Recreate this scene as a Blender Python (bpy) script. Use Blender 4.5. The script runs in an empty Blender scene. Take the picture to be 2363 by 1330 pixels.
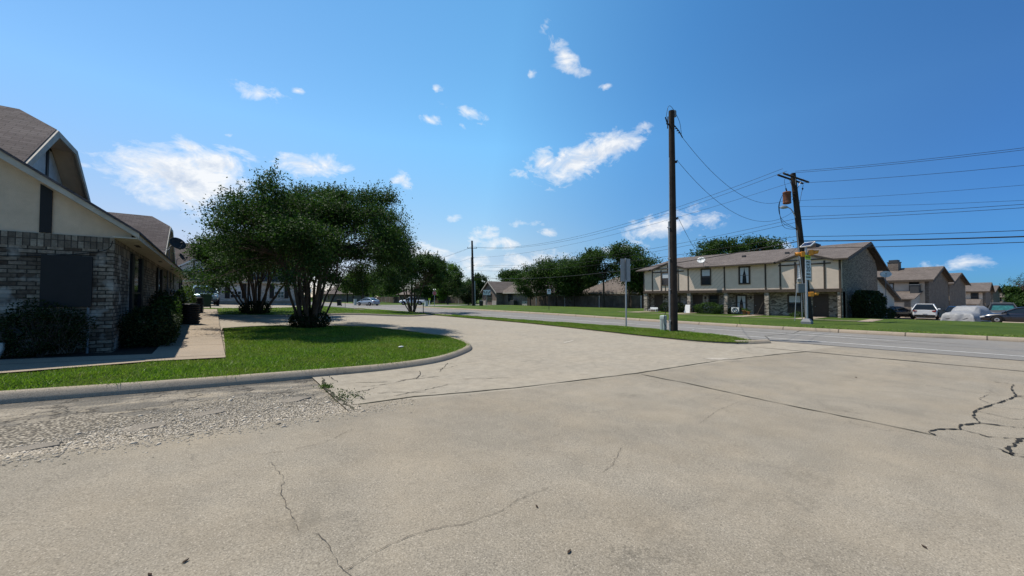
import bpy, bmesh, math, random
import numpy as np
from mathutils import Vector, Matrix, Euler
R = math.radians
sc = bpy.context.scene
COL = sc.collection
rng = np.random.default_rng(7)
random.seed(7)

# ------------------------------------------------------------------ terrain
def ss(t):
    t = min(1.0, max(0.0, t)); return t*t*(3-2*t)
def T(x, y):
    a = min(max(5-x, 0), 17)
    s = 0.045*(a*a/(a+1.0))
    b = min(max(x-12, 0), 48); b = b*b/(b+2.0)
    c = min(max(x-62, 0), 70); c = c*c/(c+4.0)
    return s + 0.75*ss((y-10)/30)*ss((15-x)/9) - (0.004*b + 0.5*ss((x-39)/9) + 0.035*c)*(1-ss((y-14)/14))

# ------------------------------------------------------------------ tagging
def tag(o, label=None, cat=None, group=None, kind=None):
    if label: o['label'] = label
    if cat: o['category'] = cat
    if group: o['group'] = group
    if kind: o['kind'] = kind
    return o
def empty(name, loc, label, cat, group=None, rz=0.0):
    o = bpy.data.objects.new(name, None); COL.objects.link(o)
    o.location = loc; o.rotation_euler = (0, 0, rz); o.empty_display_size = .2
    return tag(o, label, cat, group)
def copy_tree(o, parent=None):
    c = o.copy(); COL.objects.link(c); c.parent = parent
    for ch in o.children: copy_tree(ch, c)
    return c

# ------------------------------------------------------------------ materials
class NT:
    def __init__(s, name):
        s.m = bpy.data.materials.new(name); s.m.use_nodes = True
        s.t = s.m.node_tree; s.b = s.t.nodes['Principled BSDF']; s.o = s.t.nodes['Material Output']
        s.tc = None
    def n(s, typ, **kw):
        nd = s.t.nodes.new(typ)
        for k, v in kw.items():
            if k.startswith('i_'): nd.inputs[k[2:].replace('_', ' ')].default_value = v
            elif k.startswith('j'): nd.inputs[int(k[1:])].default_value = v
            else: setattr(nd, k, v)
        return nd
    def l(s, a, b): s.t.links.new(a, b)
    def obj(s):
        if not s.tc: s.tc = s.n('ShaderNodeTexCoord')
        return s.tc.outputs['Object']
    def noise(s, scale, detail=4, rough=.55, vec=None, dist=0):
        nd = s.n('ShaderNodeTexNoise', i_Scale=scale, i_Detail=detail, i_Roughness=rough, i_Distortion=dist)
        s.l(vec if vec else s.obj(), nd.inputs['Vector']); return nd.outputs['Fac']
    def ramp(s, fac, stops):
        nd = s.n('ShaderNodeValToRGB'); cr = nd.color_ramp
        while len(cr.elements) < len(stops): cr.elements.new(0.5)
        for e, (p, c) in zip(cr.elements, stops):
            e.position = p; e.color = (c, c, c, 1) if isinstance(c, (int, float)) else (*c, 1)
        s.l(fac, nd.inputs['Fac']); return nd.outputs['Color']
    def mix(s, fac, a, b, blend='MIX'):
        nd = s.n('ShaderNodeMix', data_type='RGBA', blend_type=blend)
        for v, i in ((fac, 0), (a, 6), (b, 7)):
            if isinstance(v, bpy.types.NodeSocket): s.l(v, nd.inputs[i])
            elif isinstance(v, (int, float)): nd.inputs[i].default_value = v if i == 0 else (v, v, v, 1)
            else: nd.inputs[i].default_value = (*v, 1)
        return nd.outputs[2]
    def math(s, op, a, b=None, clamp=False):
        nd = s.n('ShaderNodeMath', operation=op, use_clamp=clamp)
        for i, v in enumerate((a, b)):
            if v is None: continue
            if isinstance(v, bpy.types.NodeSocket): s.l(v, nd.inputs[i])
            else: nd.inputs[i].default_value = v
        return nd.outputs[0]
    def bump(s, h, strength=.3, dist=.02):
        nd = s.n('ShaderNodeBump', i_Strength=strength, i_Distance=dist)
        s.l(h, nd.inputs['Height']); s.l(nd.outputs[0], s.b.inputs['Normal'])
    def col(s, c):
        if isinstance(c, bpy.types.NodeSocket): s.l(c, s.b.inputs['Base Color'])
        else: s.b.inputs['Base Color'].default_value = (*c, 1)
    def set(s, rough=.8, spec=.3, metal=0, **k):
        s.b.inputs['Roughness'].default_value = rough
        s.b.inputs['Specular IOR Level'].default_value = spec
        s.b.inputs['Metallic'].default_value = metal
        return s.m

def plain(name, c, rough=.7, spec=.3, metal=0, var=.25, scale=6.0, bump=0.0, bscale=60):
    k = NT(name)
    f = k.ramp(k.noise(scale, 5, .6), [(.3, 1-var), (.7, 1.0)])
    k.col(k.mix(1.0, c, f, 'MULTIPLY'))
    if bump: k.bump(k.noise(bscale, 4, .6), bump, .01)
    return k.set(rough, spec, metal)

def uvz(k):
    sx = k.n('ShaderNodeSeparateXYZ'); k.l(k.obj(), sx.inputs[0])
    cb = k.n('ShaderNodeCombineXYZ')
    k.l(k.math('ADD', sx.outputs[0], sx.outputs[1]), cb.inputs[0]); k.l(sx.outputs[2], cb.inputs[1])
    return cb.outputs[0], sx

def brick(name, c1, c2, mortar, bw=.23, bh=.079, stain=.5, soldier=False, ms=.009, bias=0.0, patch=None):
    k = NT(name); v, sx = uvz(k)
    if soldier: bw, bh = .102, .34
    b = k.n('ShaderNodeTexBrick', i_Scale=1.0, i_Mortar_Size=ms, i_Mortar_Smooth=.2, i_Bias=bias, i_Brick_Width=bw, i_Row_Height=bh,
            offset=0.0 if soldier else .5)
    b.inputs['Color1'].default_value = (*c1, 1); b.inputs['Color2'].default_value = (*c2, 1); b.inputs['Mortar'].default_value = (*mortar, 1)
    k.l(v, b.inputs['Vector'])
    mott = k.ramp(k.noise(11.0, 6, .75), [(.3, 1-stain), (.62, 1.15)])
    c = k.mix(1.0, b.outputs['Color'], mott, 'MULTIPLY')
    c = k.mix(k.ramp(k.noise(1.3, 4, .6), [(.45, 0.0), (.75, .55)]), c, tuple(x*.35 for x in c1))
    if patch:
        c = k.mix(k.ramp(k.noise(2.1, 3, .5), [(.52, 0.0), (.62, patch)]), c, (.55, .53, .48))
    k.col(c); k.bump(k.math('ADD', k.math('MULTIPLY', b.outputs['Fac'], -1.0), k.math('MULTIPLY', k.noise(70, 3), .5)), .6, .012)
    return k.set(.9, .2)

def shingle(name, c1, c2, axis='y', vscale=1.0, row=.14):
    k = NT(name); sx = k.n('ShaderNodeSeparateXYZ'); k.l(k.obj(), sx.inputs[0])
    cb = k.n('ShaderNodeCombineXYZ')
    k.l(sx.outputs[1 if axis == 'y' else 0], cb.inputs[0]); k.l(k.math('MULTIPLY', sx.outputs[2], vscale), cb.inputs[1])
    b = k.n('ShaderNodeTexBrick', i_Scale=1.0, i_Mortar_Size=.008, i_Mortar_Smooth=.4, i_Brick_Width=.3, i_Row_Height=row)
    b.inputs['Color1'].default_value = (*c1, 1); b.inputs['Color2'].default_value = (*c2, 1)
    b.inputs['Mortar'].default_value = (*(x*.35 for x in c1), 1)
    k.l(cb.outputs[0], b.inputs['Vector'])
    c = k.mix(1.0, b.outputs['Color'], k.ramp(k.noise(60, 3, .7), [(.3, .7), (.7, 1.1)]), 'MULTIPLY')
    c = k.mix(1.0, c, k.ramp(k.noise(.8, 4), [(.3, .8), (.7, 1.05)]), 'MULTIPLY')
    k.col(c)
    # each course is a little wedge: height rises toward its lower edge
    fr = k.math('FRACT', k.math('DIVIDE', k.math('MULTIPLY', sx.outputs[2], vscale), row))
    k.bump(k.math('ADD', k.math('MULTIPLY', fr, -1.0), k.math('MULTIPLY', k.noise(80, 2), .3)), .8, .02)
    return k.set(.95, .15)

def concrete(name, c, stain=.35, speck=.5, joints=0.0, fine=1.0, drive=False):
    k = NT(name)
    big = k.ramp(k.noise(.35, 5, .6), [(.32, 1-stain*.55), (.68, 1.0)])
    mid = k.ramp(k.noise(2.2, 6, .65, dist=.6), [(.35, 1-stain*.32), (.65, 1.03)])
    fin = k.ramp(k.noise(75, 4, .8), [(.34, 1-.52*fine), (.66, 1.22)])
    b = k.mix(1.0, c, big, 'MULTIPLY'); b = k.mix(1.0, b, mid, 'MULTIPLY'); b = k.mix(1.0, b, fin, 'MULTIPLY')
    warm = k.ramp(k.noise(.9, 4, .6), [(.4, 0.0), (.75, .35)])
    b = k.mix(warm, b, tuple(np.array(c)*(1.02, .93, .80)))
    vo = k.n('ShaderNodeTexVoronoi', i_Scale=75.0); k.l(k.obj(), vo.inputs['Vector'])
    sp = k.math('MULTIPLY', k.ramp(vo.outputs['Distance'], [(.2, 1.0), (.42, 0.0)]), k.ramp(vo.outputs['Color'], [(.6, 0.0), (.85, speck*.7)]))
    b = k.mix(sp, b, (.54, .48, .40))
    dk = k.n('ShaderNodeTexVoronoi', i_Scale=62.0); k.l(k.obj(), dk.inputs['Vector'])
    sd = k.math('MULTIPLY', k.ramp(dk.outputs['Distance'], [(.16, 1.0), (.38, 0.0)]), k.ramp(dk.outputs['Color'], [(.5, 0.0), (.8, speck)]))
    b = k.mix(sd, b, tuple(x*.28 for x in c))
    if drive:
        sd_ = k.n('ShaderNodeSeparateXYZ'); k.l(k.obj(), sd_.inputs[0])
        old = k.math('GREATER_THAN', k.math('ADD', sd_.outputs[1], k.math('MULTIPLY', sd_.outputs[0], .17)), 6.33)   # the loop is an older, paler pour
        b = k.mix(k.math('MULTIPLY', old, .42), b, k.mix(1.0, (.405, .36, .29), k.ramp(k.noise(4.5, 6, .7), [(.3, .62), (.7, 1.12)]), 'MULTIPLY'))
        ov = k.n('ShaderNodeTexVoronoi', i_Scale=.75); k.l(k.obj(), ov.inputs['Vector'])
        drip = k.math('MULTIPLY', k.ramp(ov.outputs['Distance'], [(.05, 1.0), (.22, 0.0)]), k.ramp(k.noise(9, 4, .7), [(.42, 0.0), (.62, .5)]))
        b = k.mix(drip, b, tuple(x*.33 for x in c))
        mt_ = k.n('ShaderNodeMapping'); mt_.inputs['Scale'].default_value = (.25, 2.6, 1); mt_.inputs['Rotation'].default_value = (0, 0, -.12); k.l(k.obj(), mt_.inputs[0])
        b = k.mix(k.ramp(k.noise(1.0, 4, .6, mt_.outputs[0]), [(.55, 0.0), (.75, .28)]), b, tuple(x*.5 for x in c))
    # hairline random cracking
    cv = k.n('ShaderNodeTexVoronoi', feature='DISTANCE_TO_EDGE', i_Scale=.42)
    wv = k.n('ShaderNodeVectorMath', operation='ADD'); nz = k.n('ShaderNodeTexNoise', i_Scale=1.7, i_Detail=6.0, i_Roughness=.65)
    k.l(k.obj(), nz.inputs['Vector']); k.l(k.obj(), wv.inputs[0])
    sc_ = k.n('ShaderNodeVectorMath', operation='SCALE'); sc_.inputs['Scale'].default_value = .9
    k.l(nz.outputs['Color'], sc_.inputs[0]); k.l(sc_.outputs[0], wv.inputs[1]); k.l(wv.outputs[0], cv.inputs['Vector'])
    hair = k.math('MULTIPLY', k.ramp(cv.outputs['Distance'], [(.0015, 1.0), (.006, 0.0)]), k.ramp(k.noise(.5, 3), [(.5, 0.0), (.6, .6)]))
    b = k.mix(hair, b, tuple(x*.3 for x in c))
    if joints:
        sx = k.n('ShaderNodeSeparateXYZ'); k.l(k.obj(), sx.inputs[0])
        fr = k.math('FRACT', k.math('DIVIDE', sx.outputs[1], joints))
        j = k.math('LESS_THAN', fr, .018/joints*2.6)
        b = k.mix(k.math('MULTIPLY', j, .85), b, tuple(x*.15 for x in c))
    k.col(b); k.bump(k.math('ADD', k.noise(55, 5, .7), k.math('MULTIPLY', sp, .4)), .35, .012)
    return k.set(.9, .25)

def lawn_mat(name, c1, c2, c3, scale=1.0):
    k = NT(name)
    a = k.noise(.55*scale, 5, .6); b = k.noise(14*scale, 4, .7); f = k.noise(110*scale, 3, .8)
    c = k.mix(k.ramp(a, [(.35, 0.0), (.65, 1.0)]), c1, c2)
    c = k.mix(k.ramp(b, [(.45, 0.0), (.75, .6)]), c, c3)
    c = k.mix(1.0, c, k.ramp(f, [(.3, .45), (.7, 1.2)]), 'MULTIPLY')
    k.col(c); k.bump(k.math('ADD', k.noise(90*scale, 4, .8), b), 1.0, .04)
    return k.set(.9, .15)

def leaf_mat(name, dark, light, trans=.35, rough=.62, spec=.12, patch=None):
    k = NT(name)
    g = k.n('ShaderNodeNewGeometry')
    c = k.mix(k.ramp(g.outputs['Random Per Island'], [(.1, 0.0), (.9, 1.0)]), dark, light)
    if patch: c = k.mix(k.ramp(k.noise(.9, 5, .65), [(.42, 0.0), (.72, .8)]), c, k.mix(g.outputs['Random Per Island'], patch, tuple(x*1.6 for x in patch)))
    k.col(c); k.set(rough, spec)
    tr = k.n('ShaderNodeBsdfTranslucent'); k.l(k.mix(1.0, c, (1.2, 1.5, .6), 'MULTIPLY'), tr.inputs['Color'])
    mx = k.n('ShaderNodeMixShader'); mx.inputs[0].default_value = trans
    k.l(k.b.outputs[0], mx.inputs[1]); k.l(tr.outputs[0], mx.inputs[2]); k.l(mx.outputs[0], k.o.inputs['Surface'])
    return k.m

def paint(name, c, rough=.25, metal=0.0):
    k = NT(name); k.col(c); k.set(rough, .5, metal); k.b.inputs['Coat Weight'].default_value = .6; k.b.inputs['Coat Roughness'].default_value = .05
    return k.m
def glass(name, c=(.02, .025, .03), rough=.06):
    k = NT(name); k.col(c); return k.set(rough, .6)

M = {}
M['conc'] = concrete('alley concrete', (.328, .288, .226), stain=.40, speck=.8, drive=True)
M['walkc'] = concrete('walk concrete', (.37, .305, .235), stain=.25, speck=.25, joints=2.35)
M['kerb'] = concrete('kerb concrete', (.36, .31, .245), stain=.35, speck=.25)
M['road'] = concrete('road concrete', (.235, .225, .21), stain=.22, speck=.2)
M['crack'] = plain('crack filler', (.028, .026, .022), .95, var=.5, scale=9)
M['hair'] = plain('hairline crack', (.12, .10, .078), .95, var=.4, scale=9)
M['crackg'] = plain('mossy joint', (.055, .052, .032), .95, var=.5, scale=9)
M['patchc'] = plain('broken patch', (.46, .41, .34), .95, var=.4, scale=20, bump=.6)
M['line'] = plain('worn white paint', (.62, .61, .58), .8, var=.3, scale=7)
M['lawn'] = lawn_mat('near lawn', (.058, .108, .009), (.095, .138, .014), (.13, .145, .03))
M['lawnfar'] = lawn_mat('far lawn', (.044, .092, .011), (.092, .142, .020), (.115, .14, .035), .6)
M['soil'] = plain('bed soil', (.035, .027, .02), .95, var=.6, scale=14, bump=.8)
M['blade'] = leaf_mat('grass blade', (.050, .105, .008), (.215, .32, .042), .35, .5, .25, patch=(.16, .165, .045))
M['brickL'] = brick('grey white brick', (.32, .265, .205), (.075, .052, .038), (.035, .03, .025), bw=.27, bh=.092, ms=.012, stain=.75, patch=.4)
M['soldierL'] = brick('soldier brick', (.34, .29, .225), (.09, .07, .055), (.05, .042, .036), stain=.5, soldier=True)
M['brickR'] = brick('speckled brick', (.56, .48, .39), (.045, .032, .025), (.26, .225, .18), stain=.3, bw=.2, bh=.088, ms=.012)
M['brickG'] = brick('gable brick', (.36, .29, .225), (.085, .06, .045), (.20, .17, .14), stain=.45)
M['brickW'] = brick('white brick', (.58, .56, .52), (.30, .27, .24), (.42, .40, .37), stain=.3)
M['brickD'] = brick('tan brick', (.24, .20, .165), (.13, .10, .085), (.18, .16, .14), stain=.35)
M['shL'] = shingle('purple grey shingles', (.125, .107, .105), (.085, .07, .07), 'y', 1.7)
M['shLx'] = shingle('dormer shingles', (.125, .107, .105), (.085, .07, .07), 'x', 1.7)
M['shR'] = shingle('brown shingles', (.195, .165, .148), (.13, .108, .096), 'y', 4.5)
M['shB'] = shingle('dark shingles', (.135, .11, .10), (.09, .075, .07), 'x', 1.8)
M['shM'] = shingle('grey brown shingles', (.20, .17, .15), (.15, .125, .11), 'y', 2.2)
M['stucco'] = plain('cream stucco', (.62, .485, .355), .95, var=.18, scale=3, bump=.5, bscale=90)
M['stuccoR'] = plain('beige stucco', (.66, .535, .43), .95, var=.14, scale=2, bump=.4, bscale=70)
M['stuccoW'] = plain('weathered white stucco', (.62, .63, .62), .95, var=.25, scale=4, bump=.4)
M['trimW'] = plain('weathered cream trim', (.50, .46, .39), .8, var=.3, scale=5, bump=.3)
M['trimD'] = plain('dark brown trim', (.058, .045, .036), .7, var=.3)
M['trimB'] = plain('brown trim', (.085, .062, .045), .75, var=.3)
M['door'] = plain('brown door', (.062, .044, .032), .6, var=.2)
M['black'] = plain('black', (.012, .012, .013), .6, var=.3)
M['glass'] = glass('window glass')
M['curtain'] = plain('pale curtain', (.55, .57, .60), .9, var=.2, scale=10)
M['frame'] = plain('window frame', (.13, .11, .095), .6)
M['framew'] = plain('white frame', (.62, .62, .60), .6, var=.1)
M['wood'] = plain('creosote pole', (.036, .027, .021), .9, var=.55, scale=3, bump=.6, bscale=25)
M['woodf'] = plain('fence wood', (.12, .095, .075), .9, var=.45, scale=4)
M['steel'] = plain('galvanised steel', (.42, .43, .44), .45, .5, .6, var=.2)
M['alu'] = plain('sign aluminium', (.30, .31, .32), .55, .5, .3, var=.2)
M['amber'] = plain('amber housing', (.62, .25, .025), .5, var=.15)
M['white'] = plain('white plastic', (.70, .70, .69), .5, var=.08)
M['signw'] = plain('sign white', (.66, .67, .67), .5, var=.06)
M['signy'] = plain('sign yellow green', (.48, .68, .02), .5, var=.05)
M['red'] = plain('sign red', (.42, .02, .025), .5, var=.08)
M['rust'] = plain('rusty transformer', (.20, .082, .05), .85, var=.55, scale=5, bump=.4)
M['ped'] = plain('pale green cabinet', (.40, .47, .44), .5, var=.12)
M['grey'] = plain('grey metal box', (.18, .19, .20), .6, var=.15)
M['dgrey'] = plain('dark grey', (.05, .052, .055), .6, var=.2)
M['solar'] = glass('solar cells', (.015, .02, .05), .15)
M['bingreen'] = plain('green bin', (.012, .05, .03), .5, var=.2)
M['siding'] = None
M['bark'] = plain('tan bark', (.115, .082, .06), .85, var=.6, scale=4, bump=.5, bscale=20)
M['barkd'] = plain('dark bark', (.07, .055, .042), .9, var=.5, scale=5, bump=.6, bscale=20)
M['leafm'] = leaf_mat('myrtle leaf', (.013, .034, .009), (.056, .100, .026), .27)
M['leafo'] = leaf_mat('oak leaf', (.015, .037, .010), (.056, .098, .024), .28)
M['leafy'] = leaf_mat('yellow green leaf', (.040, .085, .012), (.10, .16, .030), .4)
M['leafd'] = leaf_mat('dark shrub leaf', (.010, .020, .007), (.030, .045, .014), .15)
M['leafs'] = leaf_mat('bright shrub leaf', (.03, .065, .012), (.10, .15, .035), .3)
M['tyre'] = plain('tyre', (.015, .015, .016), .9)
M['rim'] = plain('alloy rim', (.45, .46, .48), .35, .5, .7)
M['carw'] = paint('white car paint', (.72, .73, .74))
M['cars'] = paint('silver car paint', (.36, .39, .43), .3, .5)
M['carb'] = paint('pale blue car paint', (.20, .30, .34), .3, .4)
M['cark'] = paint('black car paint', (.008, .009, .012))
M['carn'] = paint('navy car paint', (.006, .010, .024))
M['cglass'] = glass('car glass', (.012, .016, .02), .04)
M['tail'] = plain('tail lamp', (.22, .012, .015), .25, .5)
M['head'] = glass('headlamp', (.55, .57, .6), .1)
M['cover'] = plain('silver car cover', (.27, .28, .30), .5, var=.3, scale=5, bump=.3, bscale=30)
M['dish'] = plain('dish grey', (.075, .072, .07), .85, .1)
M['stone'] = plain('white stone', (.50, .47, .42), .95, var=.6, scale=5, bump=.6, bscale=8)
M['teal'] = plain('windscreen shade', (.05, .22, .22), .3, .5, .3, var=.7, scale=8)
M['terracotta'] = plain('terracotta', (.35, .16, .08), .8)
M['leafbrown'] = plain('dead leaf', (.05, .032, .02), .9)
k = NT('lap siding'); sx = k.n('ShaderNodeSeparateXYZ'); k.l(k.obj(), sx.inputs[0])
fr = k.math('FRACT', k.math('DIVIDE', sx.outputs[2], .22))
k.col(k.mix(1.0, (.46, .44, .40), k.ramp(fr, [(.0, .35), (.1, 1.0)]), 'MULTIPLY')); k.bump(fr, .8, .02); M['siding'] = k.set(.85, .2)
k = NT('diagonal siding'); sx = k.n('ShaderNodeSeparateXYZ'); k.l(k.obj(), sx.inputs[0])
fr = k.math('FRACT', k.math('DIVIDE', k.math('ADD', k.math('MULTIPLY', sx.outputs[2], 1.0), k.math('MULTIPLY', sx.outputs[1], 1.0)), .42))
k.col(k.mix(1.0, (.63, .51, .41), k.ramp(fr, [(.0, .25), (.09, 1.0)]), 'MULTIPLY')); k.bump(fr, .5, .01); M['diag'] = k.set(.9, .2)
k = NT('board fence'); sx = k.n('ShaderNodeSeparateXYZ'); k.l(k.obj(), sx.inputs[0])
fr = k.math('FRACT', k.math('DIVIDE', k.math('ADD', sx.outputs[0], sx.outputs[1]), .14))
cc = k.mix(1.0, (.115, .093, .075), k.ramp(fr, [(.0, .2), (.12, 1.0)]), 'MULTIPLY')
k.col(k.mix(1.0, cc, k.ramp(k.noise(1.2, 5), [(.3, .55), (.7, 1.15)]), 'MULTIPLY')); M['fence'] = k.set(.9, .15)
k = NT('gravel bed'); vo = k.n('ShaderNodeTexVoronoi', i_Scale=34.0); k.l(k.obj(), vo.inputs['Vector'])
gc = k.ramp(vo.outputs['Color'], [(.1, (.22, .19, .145)), (.5, (.40, .35, .275)), (.9, (.54, .48, .39))])
gc = k.mix(k.ramp(vo.outputs['Distance'], [(.3, 0.0), (.6, .8)]), gc, (.05, .045, .038))
sxg = k.n('ShaderNodeSeparateXYZ'); k.l(k.obj(), sxg.inputs[0])
slab = k.mix(1.0, (.36, .315, .25), k.ramp(k.noise(5, 6, .7), [(.3, .5), (.7, 1.1)]), 'MULTIPLY')
mpg = k.n('ShaderNodeMapping'); mpg.inputs['Scale'].default_value = (.55, 2.0, 1); k.l(k.obj(), mpg.inputs[0])
slab = k.mix(k.ramp(k.noise(1.5, 5, .65, mpg.outputs[0]), [(.46, 0.0), (.56, .8)]), slab, (.135, .125, .108))
slab = k.mix(k.ramp(k.noise(2.6, 5, .65, mpg.outputs[0]), [(.55, 0.0), (.66, .75)]), slab, (.36, .305, .225))
gut = k.math('ADD', k.math('MULTIPLY', k.math('SUBTRACT', sxg.outputs[1], 8.12), 3.2), k.math('MULTIPLY', k.math('SUBTRACT', k.noise(1.8, 5, .6), .5), 1.6), True)
slab = k.mix(k.math('MULTIPLY', gut, .75), slab, (.075, .072, .066))
cv = k.n('ShaderNodeTexVoronoi', feature='DISTANCE_TO_EDGE', i_Scale=1.3)
nz = k.n('ShaderNodeTexNoise', i_Scale=2.5, i_Detail=5.0); k.l(k.obj(), nz.inputs['Vector'])
va = k.n('ShaderNodeVectorMath', operation='ADD'); k.l(k.obj(), va.inputs[0]); k.l(nz.outputs['Color'], va.inputs[1]); k.l(va.outputs[0], cv.inputs['Vector'])
slab = k.mix(k.ramp(cv.outputs['Distance'], [(.008, .85), (.03, 0.0)]), slab, (.05, .045, .038))
# the paving survives by the kerb (large y) and is washed out to gravel toward the newer slab
gm = k.math('ADD', k.math('MULTIPLY', k.noise(1.1, 5, .6), 2.6), k.math('MULTIPLY', k.math('SUBTRACT', 7.05, sxg.outputs[1]), 1.15))
gm = k.ramp(gm, [(.995, 0.0), (1.0, 1.0)]) if False else k.math('GREATER_THAN', gm, 1.18)
k.col(k.mix(gm, slab, gc))
k.bump(k.math('MULTIPLY', vo.outputs['Distance'], -1.0), .9, .03); M['gravelbed'] = k.set(.95, .2)
M['pebble'] = leaf_mat('pebble', (.24, .205, .155), (.58, .51, .41), 0.0, .9)
M['chunk'] = concrete('old paving', (.27, .24, .20), stain=.4, speck=.3)

# ------------------------------------------------------------------ mesh builder
class MB:
    def __init__(s, o=(0, 0, 0)):
        s.v = []; s.f = []; s.mi = []; s.sm = []; s.o = o
    def add(s, vs, fs, mi=0, smooth=False):
        b = len(s.v); s.v += [tuple(v) for v in vs]
        for f in fs: s.f.append([b+i for i in f]); s.mi.append(mi); s.sm.append(smooth)
        return s
    def box(s, x0, x1, y0, y1, z0, z1, mi=0):
        vs = [(x, y, z) for z in (z0, z1) for y in (y0, y1) for x in (x0, x1)]
        return s.add(vs, [(0, 2, 3, 1), (4, 5, 7, 6), (0, 1, 5, 4), (2, 6, 7, 3), (0, 4, 6, 2), (1, 3, 7, 5)], mi)
    def obox(s, c, size, rot=(0, 0, 0), mi=0):
        m = Euler(rot).to_matrix(); c = Vector(c)
        vs = [c + m @ Vector((x*size[0]/2, y*size[1]/2, z*size[2]/2)) for z in (-1, 1) for y in (-1, 1) for x in (-1, 1)]
        return s.add(vs, [(0, 2, 3, 1), (4, 5, 7, 6), (0, 1, 5, 4), (2, 6, 7, 3), (0, 4, 6, 2), (1, 3, 7, 5)], mi)
    def prism(s, poly, d, mi=0):
        """poly: 3-D planar points, d: extrusion vector"""
        n = len(poly); d = Vector(d)
        vs = [Vector(p) for p in poly] + [Vector(p)+d for p in poly]
        fs = [tuple(range(n))[::-1], tuple(range(n, 2*n))] + [(i, (i+1) % n, n+(i+1) % n, n+i) for i in range(n)]
        return s.add(vs, fs, mi)
    def tube(s, pts, r, n=8, mi=0, cap=True):
        pts = [Vector(p) for p in pts]; m = len(pts)
        rs = r if isinstance(r, (list, tuple)) else [r]*m
        vs = []; up = Vector((0, 0, 1))
        t0 = (pts[1]-pts[0]).normalized(); a = t0.cross(up)
        if a.length < .05: a = t0.cross(Vector((1, 0, 0)))
        a.normalize()
        for i, p in enumerate(pts):
            t = (pts[min(i+1, m-1)]-pts[max(i-1, 0)]).normalized()
            a = (a - t*a.dot(t)); a.normalize(); b = t.cross(a)
            for j in range(n):
                q = 2*math.pi*j/n; vs.append(p+(a*math.cos(q)+b*math.sin(q))*rs[i])
        fs = [(i*n+j, i*n+(j+1) % n, (i+1)*n+(j+1) % n, (i+1)*n+j) for i in range(m-1) for j in range(n)]
        s.add(vs, fs, mi, True)
        if cap:
            s.add(vs[:n], [tuple(range(n))[::-1]], mi); s.add(vs[-n:], [tuple(range(n))], mi)
        return s
    def cyl(s, p0, p1, r0, r1=None, n=16, mi=0):
        return s.tube([p0, p1], [r0, r0 if r1 is None else r1], n, mi)
    def lathe(s, prof, n=20, c=(0, 0, 0), mi=0):
        vs = [(c[0]+r*math.cos(2*math.pi*j/n), c[1]+r*math.sin(2*math.pi*j/n), c[2]+z) for r, z in prof for j in range(n)]
        fs = [(i*n+j, i*n+(j+1) % n, (i+1)*n+(j+1) % n, (i+1)*n+j) for i in range(len(prof)-1) for j in range(n)]
        s.add(vs, fs, mi, True)
        s.add(vs[-n:], [tuple(range(n))], mi); s.add(vs[:n], [tuple(range(n))[::-1]], mi)
        return s
    def xform(s, mat):
        s.v = [tuple(mat @ Vector(v)) for v in s.v]; return s
    def build(s, name, mats, parent=None, bevel=0.0):
        me = bpy.data.meshes.new(name)
        o = s.o
        me.from_pydata([(v[0]-o[0], v[1]-o[1], v[2]-o[2]) for v in s.v], [], s.f)
        for m in (mats if isinstance(mats, (list, tuple)) else [mats]): me.materials.append(m)
        me.polygons.foreach_set('material_index', s.mi); me.polygons.foreach_set('use_smooth', s.sm)
        bm = bmesh.new(); bm.from_mesh(me); bmesh.ops.recalc_face_normals(bm, faces=bm.faces); bm.to_mesh(me); bm.free()
        me.update()
        ob = bpy.data.objects.new(name, me); COL.objects.link(ob)
        if parent is not None: ob.parent = parent
        else: ob.location = o
        if bevel:
            bv = ob.modifiers.new('bevel', 'BEVEL'); bv.width = bevel; bv.segments = 2; bv.limit_method = 'ANGLE'
        return ob

def drape(name, poly, off, step, mat, dome=0.0, domew=1.5, parent=None, extra=None):
    """polygon in x,y cut into a grid and laid on the terrain"""
    bm = bmesh.new()
    f = bm.faces.new([bm.verts.new((x, y, 0)) for x, y in poly])
    f.normal_update(); bmesh.ops.triangulate(bm, faces=[f])
    xs = [p[0] for p in poly]; ys = [p[1] for p in poly]
    for ax, lo, hi in ((0, min(xs), max(xs)), (1, min(ys), max(ys))):
        k = math.ceil(lo/step)*step + step*.013
        while k < hi:
            co = [0, 0, 0]; co[ax] = k; no = [0, 0, 0]; no[ax] = 1
            bmesh.ops.bisect_plane(bm, geom=bm.verts[:]+bm.edges[:]+bm.faces[:], plane_co=co, plane_no=no, dist=1e-4)
            k += step
    n = len(poly)
    for v in bm.verts:
        h = off
        if dome:
            d = 1e9
            for i in range(n):
                ax_, ay_ = poly[i]; bx, by = poly[(i+1) % n]
                L = (bx-ax_)**2+(by-ay_)**2
                t = max(0, min(1, ((v.co.x-ax_)*(bx-ax_)+(v.co.y-ay_)*(by-ay_))/L))
                d = min(d, math.hypot(v.co.x-ax_-t*(bx-ax_), v.co.y-ay_-t*(by-ay_)))
            h += dome*ss(d/domew)
        v.co.z = T(v.co.x, v.co.y)+h
    for fc in bm.faces:
        fc.smooth = True
        if fc.normal.z < 0: fc.normal_flip()
    me = bpy.data.meshes.new(name); bm.to_mesh(me); bm.free()
    me.materials.append(mat)
    o = bpy.data.objects.new(name, me); COL.objects.link(o); o.parent = parent
    return o

def poly_z(p, off=0.0): return (p[0], p[1], T(p[0], p[1])+off)

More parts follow.
